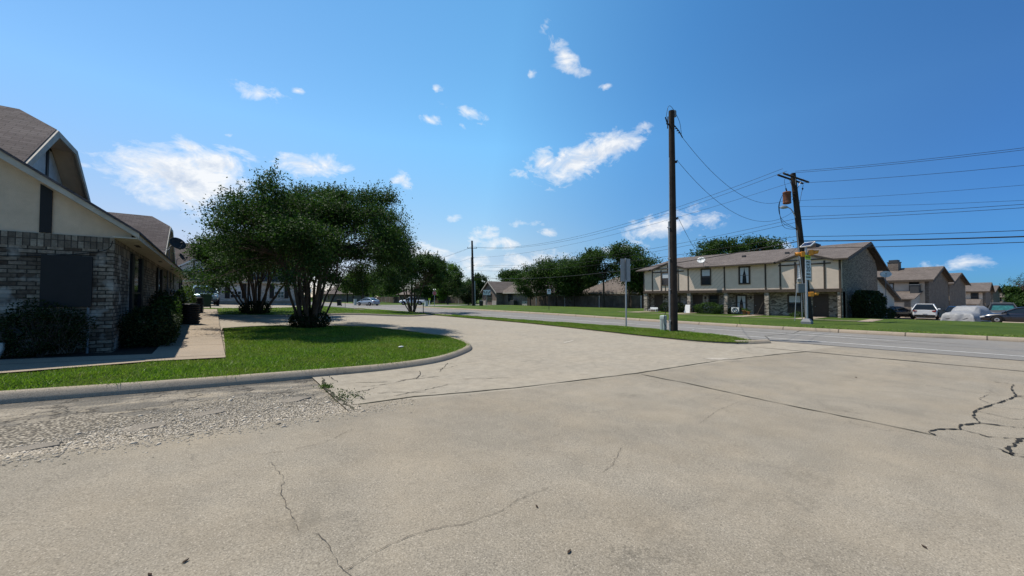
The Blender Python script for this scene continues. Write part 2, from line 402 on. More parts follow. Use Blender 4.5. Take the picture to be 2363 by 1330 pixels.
def ribbon(mb, pts, w, off, mi=0, sub=.4, jit=0.0, wj=0.0, seed=1):
    """flat strip on the terrain following a polyline"""
    r = random.Random(seed); P = []
    for (a, b) in zip(pts[:-1], pts[1:]):
        L = math.hypot(b[0]-a[0], b[1]-a[1]); n = max(1, int(L/sub))
        for i in range(n):
            t = i/n; P.append((a[0]+(b[0]-a[0])*t, a[1]+(b[1]-a[1])*t))
    P.append(pts[-1])
    Q = []
    for i, p in enumerate(P):
        j = jit if 0 < i < len(P)-1 else 0
        Q.append((p[0]+r.uniform(-j, j), p[1]+r.uniform(-j, j)))
    vs = []
    for i, p in enumerate(Q):
        a = Q[max(0, i-1)]; b = Q[min(len(Q)-1, i+1)]
        tx, ty = b[0]-a[0], b[1]-a[1]; L = math.hypot(tx, ty) or 1
        ww = w/2*(1+r.uniform(-wj, wj))
        if wj and i in (0, len(Q)-1): ww *= .2
        for sgn in (1, -1):
            x, y = p[0]-ty/L*ww*sgn, p[1]+tx/L*ww*sgn
            vs.append((x, y, T(x, y)+off))
    mb.add(vs, [(2*i, 2*i+1, 2*i+3, 2*i+2) for i in range(len(Q)-1)], mi)

def sweep_kerb(mb, path, w=.16, h=.13, inward=1, step=.3):
    """kerb along path; grass lies to the left when inward = 1"""
    P = []
    for a, b in zip(path[:-1], path[1:]):
        L = math.hypot(b[0]-a[0], b[1]-a[1]); n = max(1, int(L/step))
        for i in range(n): P.append((a[0]+(b[0]-a[0])*i/n, a[1]+(b[1]-a[1])*i/n))
    P.append(path[-1])
    prof = [(0.0, -.06), (0.0, .012), (.02, h*.35), (.055, h*.72), (.085, h*.93), (.115, h), (w+.03, h), (w+.03, -.06)]
    vs = []
    for i, p in enumerate(P):
        a = P[max(0, i-1)]; b = P[min(len(P)-1, i+1)]
        tx, ty = b[0]-a[0], b[1]-a[1]; L = math.hypot(tx, ty) or 1
        nx, ny = -ty/L*inward, tx/L*inward
        for d, z in prof: vs.append((p[0]+nx*d, p[1]+ny*d, T(*p)+z))
    k = len(prof)
    mb.add(vs, [(i*k+j, i*k+j+1, (i+1)*k+j+1, (i+1)*k+j) for i in range(len(P)-1) for j in range(k-1)], 0, True)
    mb.add(vs[:k], [tuple(range(k))]); mb.add(vs[-k:], [tuple(range(k))])

def smooth_path(pts, n=4):
    out = []
    m = len(pts)
    for i in range(m-1):
        p0, p1, p2, p3 = pts[max(0, i-1)], pts[i], pts[i+1], pts[min(m-1, i+2)]
        for j in range(n):
            t = j/n
            out.append(tuple(.5*(2*p1[k]+(p2[k]-p0[k])*t+(2*p0[k]-5*p1[k]+4*p2[k]-p3[k])*t*t+(3*p1[k]-p0[k]-3*p2[k]+p3[k])*t**3) for k in range(len(p1))))
    out.append(pts[-1]); return out

def np_mesh(name, V, F, mat, parent=None, smooth=False):
    """V (n,3), F (m,k)"""
    me = bpy.data.meshes.new(name); k = F.shape[1]
    me.vertices.add(len(V)); me.vertices.foreach_set('co', V.astype(np.float32).ravel())
    me.loops.add(F.size); me.loops.foreach_set('vertex_index', F.astype(np.int32).ravel())
    me.polygons.add(len(F)); me.polygons.foreach_set('loop_start', np.arange(0, F.size, k, dtype=np.int32))
    me.update(calc_edges=True)
    if smooth: me.polygons.foreach_set('use_smooth', np.ones(len(F), dtype=bool))
    for m in (mat if isinstance(mat, (list, tuple)) else [mat]): me.materials.append(m)
    o = bpy.data.objects.new(name, me); COL.objects.link(o); o.parent = parent
    return o

def leaves(name, C, size, mat, parent, rg, asp=.55, up=.35):
    """C (n,3) leaf centres -> folded diamond leaves"""
    n = len(C)
    d = rg.normal(size=(n, 3)); d /= np.linalg.norm(d, axis=1)[:, None]
    nn = rg.normal(size=(n, 3)); nn[:, 2] = np.abs(nn[:, 2])+up
    nn -= d*np.sum(nn*d, 1)[:, None]; nn /= np.linalg.norm(nn, axis=1)[:, None]
    s = np.cross(d, nn); L = size*rg.uniform(.6, 1.35, (n, 1))
    V = np.stack([C-d*L*.5, C+s*L*asp*.5-nn*L*.08, C+d*L*.5, C-s*L*asp*.5-nn*L*.08], 1).reshape(-1, 3)
    F = np.arange(n*4).reshape(n, 4)
    return np_mesh(name, V, F, mat, parent)
SKY_STR, SUN_E, EXPO, SKY_SAT, SKY_VAL, CLOUD_LO, CLOUD_HI, SKY_TINT, HOR_TINT, ZEN_TINT = .10, 4.7, 0.25, 1.25, 1.15, (3.9, 4.8, 6.3), (8.3, 8.35, 8.4), [(-.8, (.52, .72, .92)), (-.716, (.60, .79, .94)), (-.35, (1.0, 1.25, 1.25)), (0, (1.79, 1.84, 1.51)), (.45, (1.80, 1.62, 1.35)), (.9, (1.7, 1.4, 1.2))], (.40, .62, .82), (.42, .42, .45)
# ================================================================== GROUND
def struct(o): return tag(o, kind='structure')
xs = sorted(set([-3000, -1500, -700, -350, -200, -120, -80]+list(range(-56, 150, 2))+[170, 200, 260, 350, 700, 1500, 3000]))
ys = sorted(set([-3000, -1500, -700, -350, -200, -120, -80]+list(range(-50, 100, 2))+[120, 150, 200, 300, 500, 900, 1500, 3000]))
V = np.array([(x, y, T(x, y)-.07) for y in ys for x in xs]); nx = len(xs)
F = np.array([(j*nx+i, j*nx+i+1, (j+1)*nx+i+1, (j+1)*nx+i) for j in range(len(ys)-1) for i in range(nx-1)])
struct(np_mesh('ground', V, F, M['lawnfar'], smooth=True))

struct(drape('road', [(17.62, -120), (27.42, -120), (27.42, 600), (17.62, 600)], -.015, 2.0, M['road']))
drv = struct(drape('driveway', [(-16, -14), (17.62, -14), (17.62, 40), (.22, 36), (.22, 8.75), (1.62, 8.75), (1.55, 5.68), (-16, 5.68)], 0.0, .5, M['conc']))
struct(drape('broken_pavement', [(-16, 5.68), (1.55, 5.68), (1.62, 8.75), (-16, 8.75)], -.022, .5, M['gravelbed']))
struct(drape('parking_pad', [(-16, 33.8), (.9, 33.8), (9.5, 42.6), (12, 50), (9, 53.5), (-16, 53.5)], .03, 1.0, M['conc']))
struct(drape('parking_lot', [(45.5, -60), (150, -60), (150, 10.5), (54, 10.5), (45.5, 6.0)], .0, 1.5, M['walkc']))
struct(drape('side_street', [(27.40, 60), (48, 66), (60, 72), (60, 78), (44, 76), (27.40, 86)], .0, 1.5, M['road']))

# joints and cracks of the driveway: dark fillings lying in the slab, part of the same object
mb = MB()
ribbon(mb, [(1.6, 6.0), (2.7, 6.02), (5.2, 5.55), (7.66, 5.03), (10.9, 4.62)], .035, .008, 1, .3, .012, .5, 1)
ribbon(mb, [(11.3, 4.5), (14.25, 3.86), (15.0, 3.6)], .04, .008, 1, .3, .012, .5, 2)
ribbon(mb, [(7.62, 4.92), (7.55, 3.8), (7.33, 2.3), (7.2, .6), (7.17, .42)], .022, .008, 1, .18, .014, .6, 3)
ribbon(mb, [(14.95, 5.15), (15.0, 2.0), (15.05, -3), (15.05, -14)], .075, .008, 0, .4, .012, .4, 4)
ribbon(mb, [(1.62, 5.70), (1.6, 7.2), (1.78, 8.5)], .05, .008, 1, .12, .03, .8, 5)
# broken right-hand corner of the slab
def gp(px, py): return (px, py)
for pts, w, sd in (([(7.17, .44), (7.3, .50), (7.54, .43), (7.75, .26), (8.02, .25), (8.36, .1), (8.42, -.1), (8.49, -.27), (8.6, -.7)], .05, 6),
                   ([(8.36, .1), (8.8, .16), (9.2, .15), (9.71, .03), (10.49, -.16), (11.12, -.29), (11.6, -.6)], .04, 7),
                   ([(12.64, -.05), (12.54, -.3), (12.0, -.26), (11.12, -.29)], .035, 8), ([(7.77, .24), (7.62, .03), (7.72, -.12), (7.83, -.22), (8.1, -.5)], .035, 9),
                   ([(7.12, -.05), (6.93, -.14), (7.2, -.12), (7.41, -.16), (7.83, -.22)], .055, 10), ([(7.15, .41), (7.14, .19), (7.12, -.05)], .014, 11),
                   ([(9.2, .15), (9.0, -.2), (9.3, -.5), (9.0, -.9)], .022, 12), ([(9.71, .03), (9.9, -.35), (10.4, -.5)], .018, 13),
                   ([(10.0, .0), (10.3, .12), (10.9, .02)], .014, 14), ([(8.49, -.27), (8.9, -.35), (9.2, -.5)], .02, 15), ([(6.93, -.14), (7.1, -.6), (7.6, -1.2), (8.6, -1.6)], .05, 16)):
    ribbon(mb, pts, w*.52, .010, 0, .045, .014, .85, sd)
# hairline cracks across the foreground slab
for pts, sd in (([(-.2, 4.52), (.32, 4.58), (.66, 4.53), (1.0, 4.57), (1.39, 4.9)], 20), ([(.46, 4.31), (.51, 3.84), (.45, 3.52), (.47, 3.18), (.48, 2.91)], 21),
                ([(.54, 2.86), (.59, 2.8), (.6, 2.59), (.61, 2.35), (.66, 2.2)], 22), ([(.61, 2.35), (.73, 2.38), (.85, 2.42), (.98, 2.44), (1.14, 2.44), (1.26, 2.42), (1.43, 2.36), (1.72, 2.34), (1.97, 2.39), (2.33, 2.41)], 23),
                ([(2.89, 2.31), (3.16, 2.37), (3.74, 2.65)], 24), ([(5.28, 2.5), (6.1, 2.62), (7.03, 2.6)], 25), ([(4.9, 8.8), (5.6, 8.0), (7.1, 7.7), (8.0, 6.9)], 27)):
    ribbon(mb, pts, .0032, .007, 3, .04, .011, .9, sd)
# crazed slab beside the gravel
r3 = random.Random(11)
for i in range(13):
    x, y = r3.uniform(1.7, 4.2), r3.uniform(6.1, 8.2); a = r3.uniform(-.5, .5)+(1.4 if r3.random() < .35 else 0); L = r3.uniform(.5, 1.4)
    ribbon(mb, [(x, y), (x+L*.5*math.cos(a), y+L*.5*math.sin(a)+r3.uniform(-.1, .1)), (x+L*math.cos(a), y+L*math.sin(a))], .012, .008, 0, .06, .02, .8, 40+i)
# pale broken-out patches
def patch(cx, cy, rx, ry, rot, sd):
    r = random.Random(sd); n = 16; vs = []
    for j in range(n):
        a = 2*math.pi*j/n; q = r.uniform(.65, 1.15)
        x, y = rx*q*math.cos(a), ry*q*math.sin(a)
        X, Y = cx+x*math.cos(rot)-y*math.sin(rot), cy+x*math.sin(rot)+y*math.cos(rot)
        vs.append((X, Y, T(X, Y)+.009))
    mb.add(vs, [tuple(range(n))], 2)
patch(11.2, 4.78, .42, .2, -.6, 1); patch(10.9, 10.2, .5, .10, .4, 2)
ck = mb.build('slab_joints', [M['crack'], M['crackg'], M['patchc'], M['hair']]); ck.parent = drv

# road paint
mb = MB()
ribbon(mb, [(19.16, -120), (19.16, 300)], .11, -.009, 0, 2.0, 0, .12, 1)
ribbon(mb, [(22.0, 1.1), (22.0, 300)], .11, -.009, 0, 2.0, 0, .12, 2)
ribbon(mb, [(23.2, 7.3), (23.3, 3.2)], .09, -.009, 0, .6, 0, .2, 3)
y = -2.0
while y < 120:
    mb.obox((20.6, y, T(20.6, y)+.0), (.10, .10, .022)); y += 12
for pts, sd in (([(24.5, 12.5), (24.4, 10.4), (24.1, 8.0)], 5), ([(22.9, 11.0), (22.7, 5.0), (22.4, .2)], 6), ([(25.6, 6.4), (22.7, 6.0), (20.0, 6.4), (18.0, 5.6)], 7), ([(20.9, 3), (21.3, -3), (21.2, -20)], 8)):
    ribbon(mb, pts, .035, -.008, 1, .4, .02, .6, sd)
ribbon(mb, [(17.62, 7), (17.60, -60)], .09, .006, 1, .8, .005, .3, 9)
rm = mb.build('road_markings', [M['line'], M['crack']]); struct(rm)

# ------------------------------------------------------------------ kerbs and lawns
ISL = smooth_path([(-14, 8.45), (-6, 8.48), (-2.28, 8.53), (-.49, 8.5), (1.86, 8.58), (3.26, 8.7), (4.9, 9.2), (6.25, 10.15), (6.94, 10.9), (7.42, 11.95),
                   (7.68, 13.7), (7.2, 16.4), (6.2, 19.2), (4.5, 20.45), (1.72, 20.6), (.30, 19.6)], 4)
mb = MB(); sweep_kerb(mb, ISL, .17, .13, 1)
kb = mb.build('lawn_kerb', M['kerb']); struct(kb)
inn = []
for i, p in enumerate(ISL):
    a = ISL[max(0, i-1)]; b = ISL[min(len(ISL)-1, i+1)]; tx, ty = b[0]-a[0], b[1]-a[1]; L = math.hypot(tx, ty)
    inn.append((p[0]-ty/L*.13, p[1]+tx/L*.13))
LAWN_G = [(.86*a[0]+.14*b[0], .86*a[1]+.14*b[1]) for a, b in zip(inn, ISL)] + [(.30, 11.30), (-1.11, 11.16), (-2.85, 10.50), (-14, 10.35)]
LAWN = inn + [(.27, 11.34), (-1.11, 11.22), (-2.85, 10.55), (-14, 10.4)]
struct(drape('front_lawn', LAWN, .10, .5, M['lawn'], .10, 2.5))

SW = smooth_path([(16.35, 5.55), (16.75, 6.2), (17.25, 8), (17.5, 10), (17.58, 14), (17.6, 30), (17.6, 60)], 3)
SD = smooth_path([(16.2, 5.45), (15.4, 5.85), (14.85, 7.1), (15.0, 9.5), (15.35, 11.8), (16.0, 16), (16.35, 20), (16.5, 33), (16.9, 60)], 3)
mb = MB(); sweep_kerb(mb, SW[1:], .15, .13, 1); sweep_kerb(mb, SD[3:], .13, .07, -1)
struct(mb.build('median_kerb', M['kerb']))
MED = SD[::-1] + SW
struct(drape('median_lawn', MED, .07, .6, M['lawn'], .16, 1.0))
# rounded kerb nose at the tip
mb = MB(); nose = smooth_path([(15.45, 5.84), (15.8, 5.55), (16.3, 5.35), (16.75, 5.15)], 4)
sweep_kerb(mb, nose, .2, .12, 1, .15)
struct(mb.build('kerb_nose', M['kerb']))

BK = [(.28, 27.0), (4.62, 27.55), (10.5, 29.9), (16.9, 33.6), (17.4, 50), (12, 49.0), (9.3, 42.2), (3.54, 35.85), (.28, 33.9), (-1.0, 33.8), (-1.2, 32.4), (.28, 32.3)]
struct(drape('back_lawn', BK, .11, .8, M['lawnfar'], .05, 1.0))
mb = MB(); sweep_kerb(mb, [(.28, 26.9), (4.62, 27.45), (10.5, 29.8), (16.9, 33.5)], .16, .13, 1)
struct(mb.build('back_kerb', M['kerb']))

RK = smooth_path([(26.6, -120), (26.4, -60), (25.7, -6), (25.05, 2), (24.8, 8), (25.0, 12), (25.7, 19), (26.3, 26), (27.2, 40), (27.42, 62)], 5)
RKI = [(x+.28, y) for x, y in RK]
mb = MB(); sweep_kerb(mb, RK, .30, .15, -1, .8); sweep_kerb(mb, [(27.42, 84), (27.42, 260)], .32, .15, -1, 2.0)
struct(mb.build('far_kerb', M['walkc']))
struct(drape('right_lawn', [(45.6, -120), (45.6, 6.0), (54, 10.5), (54, 30), (47.6, 31), (47.6, 62)]+RKI[::-1], .12, 1.5, M['lawnfar'], .12, 4))

# walks
mb = MB()
def slab(name, poly, off, mat): return struct(drape(name, poly, off, .6, mat))
slab('sidewalk', [(-1.12, 11.25), (.27, 11.34), (.25, 32.3), (-1.12, 32.3)], .135, M['walkc'])
slab('front_walk', [(-14, 10.45), (-2.85, 10.6), (-1.12, 11.25), (-1.12, 12.55), (-3.4, 12.5), (-14, 12.2)], .128, M['walkc'])
slab('planting_bed', [(-14, 12.2), (-3.4, 12.5), (-1.12, 12.55), (-1.12, 41), (-2.0, 41), (-2.0, 13.4), (-14, 13.4)], .11, M['soil'])
for poly in ([(33.0, 5.2), (33.5, 5.2), (33.5, 24), (33.0, 24)], [(33.5, 7.9), (38.9, 7.9), (38.9, 8.9), (33.5, 8.9)], [(33.5, 12.3), (38.9, 12.3), (38.9, 13.2), (33.5, 13.2)],
             [(33.5, 17.9), (38.9, 17.9), (38.9, 18.8), (33.5, 18.8)], [(33.5, 22.2), (38.9, 22.2), (38.9, 23.1), (33.5, 23.1)], [(32.0, 5.15), (33.0, 4.6), (37.5, 4.6), (37.5, 5.3), (33.5, 5.3)]):
    slab('house_path', poly, .255, M['walkc'])
slab('entry_slab', [(37.8, 6.9), (39.0, 6.9), (39.0, 24), (37.8, 24)], .16, M['walkc'])

# loose gravel, grass blades (nobody could count them)
def in_poly(px, py, poly):
    c = np.zeros(len(px), bool); n = len(poly)
    for i in range(n):
        x1, y1 = poly[i]; x2, y2 = poly[(i+1) % n]
        if y1 == y2: continue
        m = ((y1 > py) != (y2 > py)) & (px < (x2-x1)*(py-y1)/(y2-y1)+x1)
        c ^= m
    return c
def Tn(x, y): return np.array([T(a, b) for a, b in zip(x, y)])
def dome_n(x, y, poly, dome, w):
    d = np.full(len(x), 1e9); n = len(poly)
    for i in range(n):
        ax_, ay_ = poly[i]; bx, by = poly[(i+1) % n]; L = (bx-ax_)**2+(by-ay_)**2 or 1
        t = np.clip(((x-ax_)*(bx-ax_)+(y-ay_)*(by-ay_))/L, 0, 1)
        d = np.minimum(d, np.hypot(x-ax_-t*(bx-ax_), y-ay_-t*(by-ay_)))
    t = np.clip(d/w, 0, 1); return dome*t*t*(3-2*t)
def grass(name, poly, n, h, w, off, dome=0, domew=1, box=None, near=None):
    x0, x1 = min(p[0] for p in poly), max(p[0] for p in poly); y0, y1 = min(p[1] for p in poly), max(p[1] for p in poly)
    if box: x0, x1, y0, y1 = max(x0, box[0]), min(x1, box[1]), max(y0, box[2]), min(y1, box[3])
    x = rng.uniform(x0, x1, n); y = rng.uniform(y0, y1, n); k = in_poly(x, y, poly)
    x, y = x[k], y[k]
    z = Tn(x, y)+off+(dome_n(x, y, poly, dome, domew) if dome else 0)-.01
    m = len(x); a = rng.uniform(0, 2*np.pi, m); hh = h*rng.uniform(.45, 1.25, m)*(0.75+.5*np.sin(x*2.1+np.sin(y*1.7)*1.3)**2); ww = w*rng.uniform(.6, 1.3, m)
    ln = rng.normal(0, .6, (m, 2))*hh[:, None]
    dx, dy = np.cos(a)*ww/2, np.sin(a)*ww/2
    V = np.stack([np.stack([x-dx, y-dy, z], 1), np.stack([x+dx, y+dy, z], 1), np.stack([x+ln[:, 0], y+ln[:, 1], z+hh], 1)], 1).reshape(-1, 3)
    return tag(np_mesh(name, V, np.arange(3*m).reshape(m, 3), M['blade']), 'short green grass blades covering the lawn', 'grass', kind='stuff')
g1 = grass('grass', LAWN_G, 340000, .06, .017, .10, .10, 2.5, (-5, 8, 8, 21)); g1['label'] = 'mown grass blades on the kidney-shaped lawn around the large tree'
g2 = grass('grass', MED, 110000, .06, .02, .07, .16, 1.0, (14, 18, 5, 30)); g2['label'] = 'grass blades on the narrow strip between driveway and street'
g3 = grass('grass', [(46, -8), (46, 6), (37.7, 6.6), (37.7, 24), (32, 40)]+[q for q in RKI[::-1] if -8 < q[1] < 40], 170000, .07, .05, .12, 0, 1); g3['label'] = 'grass blades on the lawn across the street before the townhouses'
for v in g3.data.vertices: pass
g4 = grass('grass', BK, 60000, .06, .04, .11, .05, 1.0); g4['label'] = 'grass blades on the strip behind the parking loop'

# gravel stones
ns = 26000
x = rng.uniform(-4.2, 1.75, ns); y = 5.72+np.abs(rng.normal(0, .62, ns))*(.7+.5*np.sin(x*1.3+1)); k = (y < 8.0)
x, y = x[k], y[k]
ne = 1500; xe2 = rng.uniform(-4.2, 2.6, ne); ye2 = 5.66-np.abs(rng.normal(0, .16, ne))+.5*np.clip(xe2-1.5, 0, 1)*rng.random(ne); x = np.concatenate([x, xe2]); y = np.concatenate([y, ye2])
base = np.array([(1, 0, 0), (-1, 0, 0), (0, 1, 0), (0, -1, 0), (0, 0, 1), (0, 0, -1)], float)
bf = np.array([(0, 2, 4), (2, 1, 4), (1, 3, 4), (3, 0, 4), (2, 0, 5), (1, 2, 5), (3, 1, 5), (0, 3, 5)])
m = len(x); a = rng.uniform(0, 6.3, m); s = rng.uniform(.006, .015, m)*(1+(rng.random(m) < .015)*1.4)
px = base[None]*np.stack([s*rng.uniform(.8, 1.5, m), s*rng.uniform(.7, 1.1, m), s*rng.uniform(.4, .8, m)], 1)[:, None, :]
X = px[..., 0]*np.cos(a)[:, None]-px[..., 1]*np.sin(a)[:, None]; Y = px[..., 0]*np.sin(a)[:, None]+px[..., 1]*np.cos(a)[:, None]
V = np.stack([X+x[:, None], Y+y[:, None], px[..., 2]+(Tn(x, y)-np.where((y < 5.68) | (x > 1.56), .0, .022)+s*.1)[:, None]], -1).reshape(-1, 3)
F = (bf[None]+(np.arange(m)*6)[:, None, None]).reshape(-1, 3)
tag(np_mesh('gravel', V, F, M['pebble']), 'loose pale gravel where the old paving has washed out by the kerb', 'gravel', kind='stuff')
# flat chunks of old paving lying in the gravel
for i, (cx, cy, sx_, sy_) in enumerate([(-.62, 6.30, .26, .15), (-.02, 6.62, .2, .15), (1.02, 6.85, .24, .15), (-1.45, 6.02, .27, .11)]):
    r = random.Random(60+i); n = 10
    poly = [(cx+sx_*r.uniform(.6, 1.15)*math.cos(2*math.pi*j/n), cy+sy_*r.uniform(.6, 1.15)*math.sin(2*math.pi*j/n)) for j in range(n)]
    mb = MB(o=(cx, cy, T(cx, cy))); mb.prism([(px_, py_, T(cx, cy)-.04) for px_, py_ in poly], (0, 0, .030))
    o = mb.build('paving_chunk', M['chunk'], bevel=.008)
    tag(o, ['wide flat grey concrete chunk in the gravel nearest the photo left', 'flat grey concrete chunk just right of the widest chunk in the gravel',
            'flat concrete chunk in the gravel close to the weedy kerb gap', 'low concrete chunk half sunk in gravel by the newer slab edge'][i], 'concrete chunk', 'concrete chunks lying in the gravel')
# weeds in the kerb gap
def tuft(name, c, n, r, h, label, mat='leafs'):
    mb_c = np.stack([rng.normal(c[0], r, n), rng.normal(c[1], r*1.6, n), np.zeros(n)], 1)
    mb_c[:, 2] = Tn(mb_c[:, 0], mb_c[:, 1])+rng.uniform(0, h, n)
    return tag(leaves(name, mb_c, .035, M[mat], None, rng), label, 'weeds', kind='stuff')
tuft('weeds', (1.64, 7.5), 170, .06, .04, 'small green and brown weeds growing in the broken kerb gap')
tuft('weeds', (1.75, 6.6), 200, .14, .05, 'sparse low weeds along the edge of the gravel', 'leafo')

# dead leaves and litter
def leaf_thing(x, y, s, rot, label):
    mb = MB(o=(x, y, T(x, y)+.004)); z = T(x, y)
    c, sn = math.cos(rot), math.sin(rot)
    pts = [(-1, 0, .004), (-.4, .35, .03), (.3, .38, .015), (1, .05, .035), (.35, -.3, .02), (-.45, -.33, .035)]
    top = [(x+s*(a*c-b*sn), y+s*(a*sn+b*c), z+.003+h*.18) for a, b, h in pts]
    mb.prism(top, (0, 0, .003))
    tag(mb.build('fallen_leaf', M['leafbrown']), label, 'leaf', 'dead leaves lying on the concrete')
leaf_thing(1.82, 1.70, .024, .3, 'dark curled dead leaf alone near the bottom edge, centre right')
leaf_thing(2.02, 2.23, .022, 1.2, 'small dark dead leaf further up the slab from the curled one')
leaf_thing(-.10, 2.96, .021, .6, 'brown dead leaf at the bottom edge, left of centre')
leaf_thing(-.25, 2.93, .019, 2.1, 'brown dead leaf at the very bottom, leftmost of the two close together')
leaf_thing(10.98, 1.80, .04, .2, 'dark dead leaf beside the long mossy joint on the right')
leaf_thing(3.86, .30, .02, .8, 'small dead leaf on the slab near the lower right corner')
mb = MB(); mb.lathe([(.0, 0), (.05, .01), (.06, .03), (.03, .05), (.0, .05)], 9); mb.o = (0, 0, 0)
lt = mb.build('litter', M['white']); lt.location = (4.55, 11.2, T(4.55, 11.2)+.2); lt.scale = (1.5, .9, .8)
tag(lt, 'small scrap of white litter lying on the front lawn', 'litter')
# ================================================================== LEFT HOUSE
HX, HY, HZ = -1.9, 13.3, T(-1.9, 13.3)+.05
house = empty('townhouse', (HX, HY, HZ), 'near brick townhouse on the left with steep shingled roof and cream gable', 'house')
O = (HX, HY, HZ)
def hb(): return MB(o=O)
SL = .725; EX = -1.46; ZE = 3.30; RX = -8.0
def rz(x): return ZE + SL*(EX-x)
YB = 40.2
hb().box(-14.1, -1.9, 13.3, 13.5, .0, 3.2).box(-2.1, -1.9, 13.5, YB-.3, .0, 3.2).box(-14.1, -1.9, YB-.3, YB-.1, .0, 3.2).box(-14.1, -13.9, 13.5, YB-.3, .0, 3.2).build('wall', M['brickL'], house)
hb().box(-14.1, -1.897, 13.292, 13.3, 2.90, 3.2).box(-1.9, -1.892, 13.3, YB-.2, 2.84, 3.18).build('soldier_course', M['soldierL'], house)
hb().prism([(-14.3, 13.36, 3.2), (-1.62, 13.36, 3.2), (-1.62, 13.36, rz(-1.62)-.02), (RX, 13.36, rz(RX)-.1), (-14.3, 13.36, rz(-1.7)-.05)], (0, .12, 0)).build('gable_panel', M['stucco'], house)
for x0, x1 in ((-3.10, -2.92), (-5.2, -5.02), (-7.3, -7.1)):
    hb().prism([(x0, 13.36, 3.22), (x1, 13.36, 3.22), (x1, 13.36, rz(x1)-.16), (x0, 13.36, rz(x0)-.16)], (0, -.035, 0)).build('trim_board', M['black'], house)
for sgn in (1, -1):
    def mx(x): return x if sgn == 1 else 2*RX-x
    hb().prism([(mx(EX+.02), 13.0, ZE+.02), (mx(RX), 13.0, rz(RX)+.02), (mx(RX), 13.0, rz(RX)-.22), (mx(EX+.02), 13.0, ZE-.10)], (0, .045, 0)).build('rake_board', M['trimW'], house)
    hb().prism([(mx(EX+.04), 12.96, ZE), (mx(RX), 12.96, rz(RX)+.03), (mx(RX), 12.96, rz(RX)+.09), (mx(EX+.04), 12.96, ZE+.06)], (0, YB-12.96, 0)).build('roof', M['shL'], house)
    hb().prism([(mx(EX-.02), 13.045, ZE-.09), (mx(RX), 13.045, rz(RX)-.12), (mx(RX), 13.045, rz(RX)-.10), (mx(EX-.02), 13.045, ZE-.07)], (0, .33, 0)).build('rake_soffit', M['trimW'], house)
sof = hb().box(-1.9, EX-.045, 13.05, YB, 3.185, 3.215).build('soffit', M['trimW'], house)
for y in (14.6, 20.5, 26.0, 32.0):
    hb().box(-1.72, -1.62, y, y+.55, 3.176, 3.184).build('soffit_vent', M['black'], sof)
hb().box(EX-.045, EX-.0, 13.05, YB, 3.18, 3.335).build('fascia', M['trimW'], house)
hb().box(-3.04, -2.25, 13.22, 13.29, 1.52, 2.71).build('window_board', M['black'], house, .004)
hb().tube(smooth_path([(-3.7, 13.26, 2.64), (-2.9, 13.25, 2.70), (-2.3, 13.25, 2.80), (-2.0, 13.25, 2.92), (-1.93, 13.25, 3.12)], 5), .009, 6).build('cable', M['black'], house)
hb().cyl((-2.30, 13.24, .0), (-2.30, 13.24, 1.5), .022).build('conduit', M['grey'], house)
# recessed windows with shutters along the street side
for y0, y1, z0 in ((15.5, 17.8, .75), (22.1, 24.2, .35), (36.2, 38.6, .75)):
    w = hb().box(-1.897, -1.885, y0+.45, y1-.45, z0, 3.0).build('window', M['glass'], house)
    hb().box(-1.885, -1.86, y0+.45, y1-.45, z0+1.1, z0+1.16).box(-1.885, -1.86, y0+.42, y0+.48, z0, 3.02).box(-1.885, -1.86, y1-.48, y1-.42, z0, 3.02).build('frame', M['black'], w)
    for a, b in ((y0, y0+.42), (y1-.42, y1)):
        hb().box(-1.893, -1.84, a, b, z0, 3.02).build('shutter', M['black'], house)
for y in (26.4, 28.4, 30.4):
    mt = hb().box(-1.89, -1.74, y, y+.45, 1.55, 2.2).build('electric_meter', M['grey'], house, .01)
    hb().lathe([(.0, 0), (.12, 0), (.12, .07), (.0, .1)], 14).xform(Matrix.Translation((-1.74, y+.22, 2.0)) @ Euler((0, R(90), 0)).to_matrix().to_4x4()).build('meter_dial', M['cglass'], mt)
    hb().cyl((-1.85, y+.22, 2.2), (-1.85, y+.22, 3.15), .03).cyl((-1.85, y+.12, .2), (-1.85, y+.12, 1.55), .025).build('conduit', M['grey'], mt)
